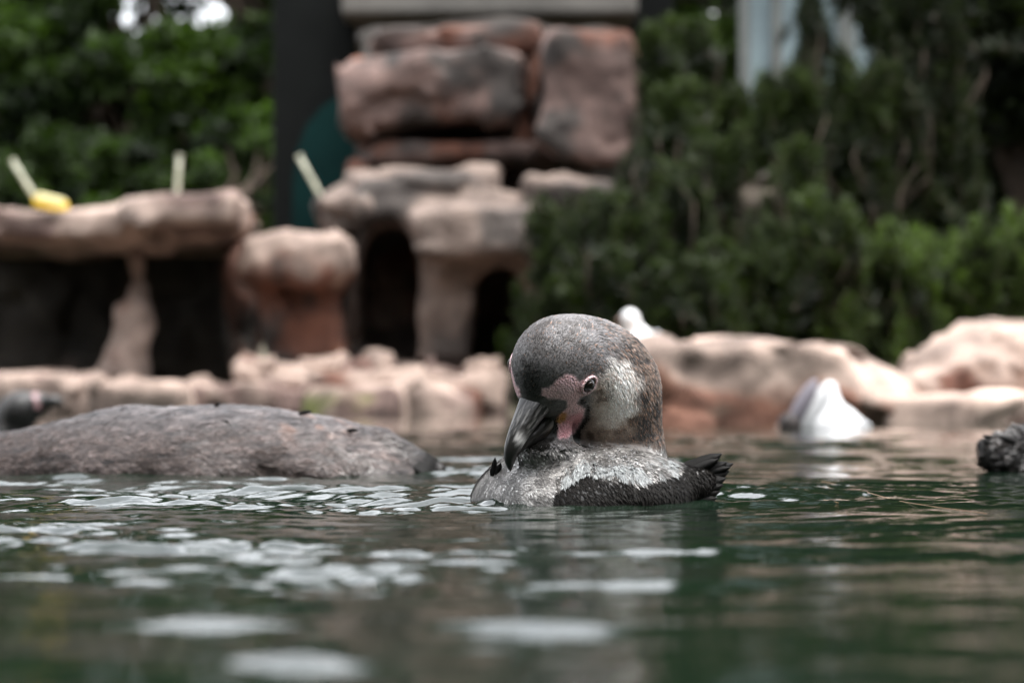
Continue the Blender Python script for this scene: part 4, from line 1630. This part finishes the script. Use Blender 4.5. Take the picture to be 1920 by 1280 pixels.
# eyes with fleshy lids, one on each side
def sphere(c, r, seg=20, rings=12, sc=(1, 1, 1), M=None):
    V, Qd, T = [], [], []
    for i in range(1, rings):
        ph = math.pi * i / rings
        for j in range(seg):
            th = 2 * math.pi * j / seg
            V.append((math.sin(ph) * math.cos(th) * sc[0], math.sin(ph) * math.sin(th) * sc[1], math.cos(ph) * sc[2]))
    V = np.array(V + [(0, 0, sc[2]), (0, 0, -sc[2])]) * r
    if M is not None:
        V = V @ np.asarray(M)
    V = V + np.asarray(c)
    for i in range(rings - 2):
        for j in range(seg):
            Qd.append([i * seg + j, (i + 1) * seg + j, (i + 1) * seg + (j + 1) % seg, i * seg + (j + 1) % seg])
    t, b = (rings - 1) * seg, (rings - 1) * seg + 1
    T = [[t, j, (j + 1) % seg] for j in range(seg)] + [[b, (rings - 2) * seg + (j + 1) % seg, (rings - 2) * seg + j] for j in range(seg)]
    return V, np.array(Qd), np.array(T)


e0 = trace(622, 412)[0]
eq = (e0 - HB) @ HM.T
for sgn in (1, -1):
    q = eq.copy()
    q[1] *= sgn
    ec = HB + q @ HM
    en = grad(penguin_f, ec[None])[0]
    ta = np.array([0.75, 0, 0.66]) if sgn > 0 else -hf
    ta = ta - en * (ta @ en)
    ta /= np.linalg.norm(ta)
    tb = np.cross(en, ta)
    V_, Q_, T_ = sphere(ec - en * 0.0026, 0.0070, 22, 14)
    eye = link('eye', mesh_np('eye', V_, [Q_, T_], M_iris), peng)
    V_, Q_, T_ = sphere(ec + en * 0.0032, 0.0040, 18, 10, (1, 1, 0.42), np.stack([ta, tb, en]))
    link('pupil', mesh_np('pupil', V_, [Q_, T_], M_eye), eye)
    ring_v, ring_q = [], []
    nr, ns = 28, 8
    for i in range(nr):
        th = 2 * math.pi * i / nr
        rx, ry = 0.0076, 0.0058
        cpt = ec + ta * rx * math.cos(th) + tb * ry * math.sin(th)
        rad = ta * math.cos(th) + tb * math.sin(th)
        for j in range(ns):
            ph = 2 * math.pi * j / ns
            ring_v.append(cpt + rad * 0.0013 * math.cos(ph) + en * (0.0012 * math.sin(ph) + 0.0010))
    for i in range(nr):
        for j in range(ns):
            ring_q.append([i * ns + j, ((i + 1) % nr) * ns + j, ((i + 1) % nr) * ns + (j + 1) % ns, i * ns + (j + 1) % ns])
    rv = np.array(ring_v)
    link('eyelid', mesh_np('eyelid', rv, np.array(ring_q), M_skin, np.broadcast_to(np.array([0.74, 0.54, 0.55]), rv.shape)), eye)

# water beads on the back
ac = Acc()
bx, by = pr.uniform(240, 860, 420), pr.uniform(690, 850, 420)
ok = by > np.interp(bx, [240, 330, 500, 860], [800, 725, 690, 705])
bp = trace(bx[ok], by[ok])
bp = bp[~np.isnan(bp[:, 0]) & (bp[:, 1] < 2.1)]
bn = grad(penguin_f, bp)
for p, nn in zip(bp, bn):
    V_, Q_, T_ = sphere(p + nn * 0.0018, pr.uniform(0.0004, 0.0011), 8, 6)
    ac.add(V_, Q_, T_)
dr = link('water_beads', ac.mesh('water_beads', M_drop), peng)
dr['kind'] = 'stuff'


# ---- second penguin floating on the left, back out of the water
def W2(px, py, D):
    return at(px, py, D)


def plumes(f, V, Q, n, r_, flow, L, Wr, lift, colf, parent, keep, name='feathers', mat=M_flake_wet, jit=0.30, clump=60, seed=500):
    P = tri_sample(V, Q, n, r_, keep)
    Nn = grad(f, P)
    ok = Nn[:, 1] < 0.7
    P, Nn = P[ok], Nn[ok]
    fl = np.asarray(flow) + 0.2 * r_.normal(size=P.shape) + 0.25 * np.stack([fbm(P, clump, 2, seed + k) for k in range(3)], 1)
    n1 = fbm(P * np.array([0.6, 1, 1.7]), clump * 1.7, 3, seed + 5)
    Cc = colf(P) * np.exp(jit * r_.normal(size=len(P)))[:, None] * np.clip(1 + 0.75 * n1, 0.2, 2)[:, None]
    Lv = L * r_.uniform(0.7, 1.4, len(P))
    V_, T_, C_ = flakes(P, Nn, fl, Lv, Lv * Wr, lift * r_.uniform(0.2, 1.8, len(P)) * (1 + 0.8 * np.clip(n1, -1, 1)), np.clip(Cc, 0.004, 0.88))
    o = link(name, mesh_np(name, V_, T_, mat, C_, False), parent)
    o['kind'] = 'stuff'
    return o


DL = 2.72


def left_f(P):
    d = sd_ell(P, at(400, 905, DL), (0.225, 0.125, 0.089))
    d = smin(d, sd_cone(P, at(230, 905, DL), at(-160, 925, DL), 0.076, 0.055), 0.03)
    d = smin(d, sd_ell(P, at(615, 896, DL - 0.03), (0.110, 0.10, 0.055), rotxyz(0, 0.16, 0)), 0.03)
    d = smin(d, sd_cone(P, at(715, 868, DL - 0.02), at(818, 876, DL - 0.03), 0.034, 0.007), 0.03)
    w = P + 0.012 * np.stack([fbm(P, 14, 2, 640 + k) for k in range(3)], 1)
    return d + 0.0007 * fbm(w * np.array([0.35, 0.6, 1.6]), 75, 3, 610) + 0.0022 * fbm(P, 11, 2, 611)


def left_col(P):
    px, py = project(P)
    n = fbm(P, 30, 3, 620)
    c = mixc(np.broadcast_to(np.array([0.088, 0.070, 0.065]), P.shape), np.array([0.046, 0.035, 0.031]), sstep(-0.3, 0.5, n))
    c = mixc(c, np.array([0.135, 0.125, 0.127]), sstep(0.035, 0.075, P[:, 2]) * 0.7)  # paler bluish top: wet sheen put into the feather colour
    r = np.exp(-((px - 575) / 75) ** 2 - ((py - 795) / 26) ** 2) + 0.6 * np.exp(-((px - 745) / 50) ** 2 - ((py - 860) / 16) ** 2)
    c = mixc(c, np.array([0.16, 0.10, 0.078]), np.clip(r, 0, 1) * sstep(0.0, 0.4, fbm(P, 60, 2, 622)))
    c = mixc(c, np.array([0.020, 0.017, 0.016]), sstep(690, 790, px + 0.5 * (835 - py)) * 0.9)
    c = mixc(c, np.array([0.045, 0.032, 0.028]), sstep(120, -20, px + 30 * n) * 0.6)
    return c


pl = empty('penguin', tuple(at(430, 889, DL) * np.array([1, 1, 0])))
tag(pl, 'brown-grey wet back of a penguin floating left of the preening one', 'penguin')
V, Q = surface(left_f, (at(-230, 0, DL)[0], DL - 0.17, -0.04), (at(850, 0, DL)[0], DL + 0.16, 0.11), 0.0055)
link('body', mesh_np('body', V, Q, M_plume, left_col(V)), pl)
plumes(left_f, V, Q, 65000, np.random.default_rng(8), (1.0, -0.1, -0.2), 0.0080, 0.22, 0.07, left_col, pl, lambda c: (c[:, 2] > -0.006) * 1.0)
for (p, q, w) in (((398, 772, DL - 0.02), (410, 752, DL - 0.03), 0.006), ((404, 772, DL - 0.02), (402, 756, DL - 0.03), 0.005),
                  ((402, 798, DL - 0.07), (428, 786, DL - 0.08), 0.009), ((560, 776, DL - 0.05), (585, 768, DL - 0.06), 0.006), ((650, 808, DL - 0.06), (672, 803, DL - 0.07), 0.006)):
    V_, Q_ = blade(at(*p), at(*q), w, 0.0015, 0.1)
    link('loose_feather', mesh_np('loose_feather', V_, Q_, M_dark_feather), pl)
for k in range(6):
    V_, Q_ = blade(at(770, 850 + 5 * k, DL - 0.03 - 0.006 * k), at(824 - 4 * k, 862 + 6 * k, DL - 0.04 - 0.006 * k), 0.012, 0.003, 0.04)
    link('tail_feather', mesh_np('tail_feather', V_, Q_, M_dark_feather), pl)

# ---- third penguin at the right edge: only its ragged dark rump shows
DR = 2.80


def right_f(P):
    d = sd_cone(P, at(2260, 880, DR + 0.05), at(1930, 862, DR), 0.085, 0.036)
    d = smin(d, sd_cone(P, at(1925, 860, DR), at(1866, 850, DR - 0.01), 0.026, 0.017), 0.02)
    return d + 0.003 * fbm(P, 40, 3, 710)


def right_col(P):
    n = fbm(P, 50, 3, 720)
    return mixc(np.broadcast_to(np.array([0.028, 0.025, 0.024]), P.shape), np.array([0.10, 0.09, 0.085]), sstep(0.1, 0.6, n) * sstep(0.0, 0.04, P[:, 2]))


p3 = empty('penguin', (at(2050, 0, DR)[0], DR, 0.0))
tag(p3, 'dark ragged rump of a penguin cut off by the right edge', 'penguin')
V, Q = surface(right_f, (at(1840, 0, DR)[0], DR - 0.13, -0.04), (at(2330, 0, DR)[0], DR + 0.16, 0.10), 0.004)
link('body', mesh_np('body', V, Q, M_plume, right_col(V)), p3)
plumes(right_f, V, Q, 26000, np.random.default_rng(9), (-1.0, -0.1, -0.15), 0.010, 0.25, 0.16, right_col, p3, lambda c: (c[:, 2] > -0.006) * (c[:, 0] < at(2020, 0, DR)[0]))
for k, (p, q, w) in enumerate((((1900, 838), (1842, 815), 0.011), ((1900, 845), (1840, 828), 0.011), ((1900, 855), (1850, 842), 0.011), ((1905, 862), (1852, 858), 0.012),
                               ((1910, 870), (1862, 874), 0.012), ((1915, 832), (1872, 816), 0.010))):
    V_, Q_ = blade(at(*p, DR - 0.01 - 0.004 * k), at(*q, DR - 0.02 - 0.004 * k), w, 0.003, 0.05 * math.sin(k * 2))
    link('tail_feather', mesh_np('tail_feather', V_, Q_, M_dark_feather), p3)

# ---- fourth penguin: head in the water behind the floating one
DH = 6.4
ph_ = empty('penguin', (at(30, 0, DH)[0], DH, 0.0))
tag(ph_, 'blackish penguin head with pink cheek in the water at the left edge', 'penguin')


def head4_f(P):
    d = sd_ell(P, at(40, 768, DH), (0.052, 0.045, 0.050))
    d = smin(d, sd_ell(P, at(72, 757, DH), (0.034, 0.03, 0.030)), 0.02)
    d = smin(d, sd_cone(P, at(25, 780, DH + 0.01), at(-5, 850, DH + 0.03), 0.045, 0.07), 0.03)
    d = smin(d, sd_ell(P, at(-40, 850, DH + 0.05), (0.20, 0.12, 0.085)), 0.04)
    return d


def head4_col(P):
    px, py = project(P)
    c = np.broadcast_to(np.array([0.012, 0.011, 0.0105]), P.shape)
    m = np.exp(-((px - 66) / 9) ** 2 - ((py - 742) / 12) ** 2) + np.exp(-((px - 72) / 8) ** 2 - ((py - 762) / 9) ** 2)
    c = mixc(c, np.array([0.34, 0.20, 0.21]), sstep(0.55, 0.8, m) * (P[:, 1] < DH))
    line = np.abs(np.hypot((px - 62) / 1.0, (py - 790) / 1.15) - 58)
    return mixc(c, np.array([0.30, 0.28, 0.26]), 0.15 * sstep(4.5, 1.5, line) * (P[:, 1] < DH + 0.01) * (px < 60))


V, Q = surface(head4_f, (at(-220, 0, DH)[0] - 0.1, DH - 0.14, -0.06), (at(115, 0, DH)[0], DH + 0.25, 0.12), 0.004)
link('body', mesh_np('body', V, Q, M_plume, head4_col(V)), ph_)
pts = [at(84, 757, DH - 0.01), at(100, 751, DH - 0.012), at(112, 752, DH - 0.013), at(119, 762, DH - 0.013)]
V_, Q_, T_ = tube(pts, [0.020, 0.016, 0.012, 0.003], 14)
ac = Acc()
ac.add(V_, Q_, T_, np.array([0.02, 0.019, 0.018]))
link('bill', ac.mesh('bill', M_bill), ph_)
V_, Q_, T_ = sphere(at(58, 748, DH - 0.046), 0.005)
link('eye', mesh_np('eye', V_, [Q_, T_], M_eye), ph_)

# ---- white bird resting on the left end of the long boulder
M_white = plumage_material('white_plumage', 0.6, 0.3, 120, 0.15, 0.001)
M_birdbill = simple('bird_bill', (0.10, 0.05, 0.03), 0.4)
DW = 7.95
wb = empty('gull', tuple(at(1190, 660, DW)))
tag(wb, 'small white bird sitting on the boulder right behind the penguin head', 'bird')


def gull_f(P):
    d = sd_ell(P, at(1181, 597, DW), (0.030, 0.034, 0.030))
    d = smin(d, sd_cone(P, at(1182, 603, DW), at(1190, 632, DW + 0.02), 0.026, 0.045), 0.02)
    d = smin(d, sd_ell(P, at(1200, 648, DW + 0.05), (0.060, 0.10, 0.055)), 0.03)
    return d


V, Q = surface(gull_f, at(1100, 690, DW) - np.array([0, 0.15, 0]), at(1270, 560, DW) + np.array([0, 0.25, 0]), 0.005)
gc = mixc(np.broadcast_to(np.array([0.86, 0.86, 0.86]), V.shape), np.array([0.40, 0.42, 0.45]), sstep(0.05, 0.09, V[:, 1] - DW))
link('body', mesh_np('body', V, Q, M_white, gc), wb)
V_, Q_, T_ = tube([at(1166, 597, DW - 0.01), at(1158, 602, DW - 0.014), at(1151, 606, DW - 0.018)], [0.010, 0.008, 0.002], 10)
ac = Acc()
ac.add(V_, Q_, T_)
link('bill', ac.mesh('bill', M_birdbill), wb)
for sx in (-1, 1):
    V_, Q_, T_ = sphere(at(1180, 594, DW) + np.array([0.022 * sx, -0.022, 0.006]), 0.0035)
    link('eye', mesh_np('eye', V_, [Q_, T_], M_eye), wb)
    wg = at(1200, 645, DW + 0.07) + np.array([0.056 * sx, 0, 0.004])
    V_, Q_, T_ = sphere(wg, 1.0, 20, 12, (0.016, 0.10, 0.042))
    link('wing', mesh_np('wing', V_, [Q_, T_], M_white, np.broadcast_to(np.array([0.45, 0.47, 0.50]), V_.shape)), wb)

# ---- white bird bathing in front of the long boulder
DG = 6.4
bb = empty('gull', (at(1550, 0, DG)[0], DG, 0.0))
tag(bb, 'white bird with grey wing and dark head bathing in front of the long boulder', 'bird')


def bath_f(P):
    d = sd_ell(P, at(1556, 806, DG), (0.078, 0.085, 0.070))
    d = smin(d, sd_cone(P, at(1550, 775, DG), at(1556, 728, DG + 0.01), 0.052, 0.020), 0.025)
    d = smin(d, sd_cone(P, at(1590, 788, DG), at(1628, 799, DG + 0.01), 0.028, 0.008), 0.018)
    d = smin(d, sd_ell(P, at(1480, 797, DG - 0.05), (0.032, 0.034, 0.034)), 0.010)
    return d


def bath_col(P):
    px, py = project(P)
    c = np.broadcast_to(np.array([0.72, 0.72, 0.73]), P.shape)
    return mixc(c, np.array([0.035, 0.028, 0.026]), sstep(1516, 1506, px) * (P[:, 2] < 0.075))


V, Q = surface(bath_f, at(1430, 860, DG) - np.array([0, 0.14, 0]), at(1680, 690, DG) + np.array([0, 0.16, 0]), 0.004)
link('body', mesh_np('body', V, Q, M_white, bath_col(V)), bb)


def wing_shell(c, r, M, colr, name):
    V_, Q_, T_ = sphere((0, 0, 0), 1.0, 26, 16, r, M)
    link(name, mesh_np(name, V_ + np.asarray(c), [Q_, T_], M_white, np.broadcast_to(np.array(colr), V_.shape)), bb)


wing_shell(at(1528, 768, DG - 0.045), (0.026, 0.020, 0.082), rotxyz(0, 0.52, 0), (0.70, 0.70, 0.71), 'wing')
wing_shell(at(1504, 760, DG - 0.050), (0.022, 0.020, 0.078), rotxyz(0, 0.50, 0), (0.22, 0.20, 0.23), 'wing')
V_, Q_, T_ = tube([at(1462, 800, DG - 0.06), at(1454, 806, DG - 0.062), at(1448, 813, DG - 0.064)], [0.008, 0.006, 0.002], 8)
ac = Acc()
ac.add(V_, Q_, T_)
link('bill', ac.mesh('bill', M_birdbill), bb)


# ---- straws and fallen leaves floating on the water
def wat(px, py, z=0.0015):
    a_ = at(px, py, 1.0)
    D_ = (z - CAM_H) / (a_[2] - CAM_H)
    return at(px, py, D_)


for (pts, r0, lab) in (([(1352, 904), (1390, 909), (1440, 917)], 0.00045, 'short floating straw just right of the penguin tail tips'),
                       ([(1480, 893), (1545, 903), (1610, 918), (1680, 938), (1760, 951), (1850, 962)], 0.00045, 'long thin straw floating between the two dark tails'),
                       ([(1545, 937), (1560, 940), (1572, 942)], 0.0006, 'tiny straw fragment floating below the long straw')):
    P_ = np.array([wat(*p) for p in pts])
    V_, Q_, T_ = tube(P_, np.linspace(r0, r0 * 0.6, len(P_)), 6)
    ac = Acc()
    ac.add(V_, Q_, T_)
    o = link('straw', ac.mesh('straw', M_straw), None, tuple(P_[0]))
    tag(o, lab, 'straw', 'straws floating right of the penguin')


def small_leaf(px, py, L, ang, lab):
    c = wat(px, py, 0.004)
    d = np.array([math.cos(ang), math.sin(ang), 0])
    s_ = np.array([-d[1], d[0], 0])
    V_ = []
    for t in np.linspace(0, 1, 7):
        w = 0.42 * L * math.sin(math.pi * t) ** 0.8
        for k in (-1, 0, 1):
            V_.append(c + d * L * (t - 0.5) + s_ * w / 2 * k + np.array([0, 0, 0.1 * L * abs(k) + 0.0]))
    V_ = np.array(V_)
    Q_ = [[i * 3 + k, i * 3 + k + 1, i * 3 + k + 4, i * 3 + k + 3] for i in range(6) for k in (0, 1)]
    me = mesh_np('fallen_leaf', V_, np.array(Q_), M_leaf_fallen)
    o = link('fallen_leaf', me, None, tuple(c))
    m_ = o.modifiers.new('thickness', 'SOLIDIFY')
    m_.thickness = 0.0006
    tag(o, lab, 'leaf', 'fallen leaves on the near water')


small_leaf(92, 1128, 0.006, 0.4, 'lower yellow leaf on the dark water at near left')
small_leaf(72, 1092, 0.005, 2.2, 'upper yellow leaf on the dark water at near left')
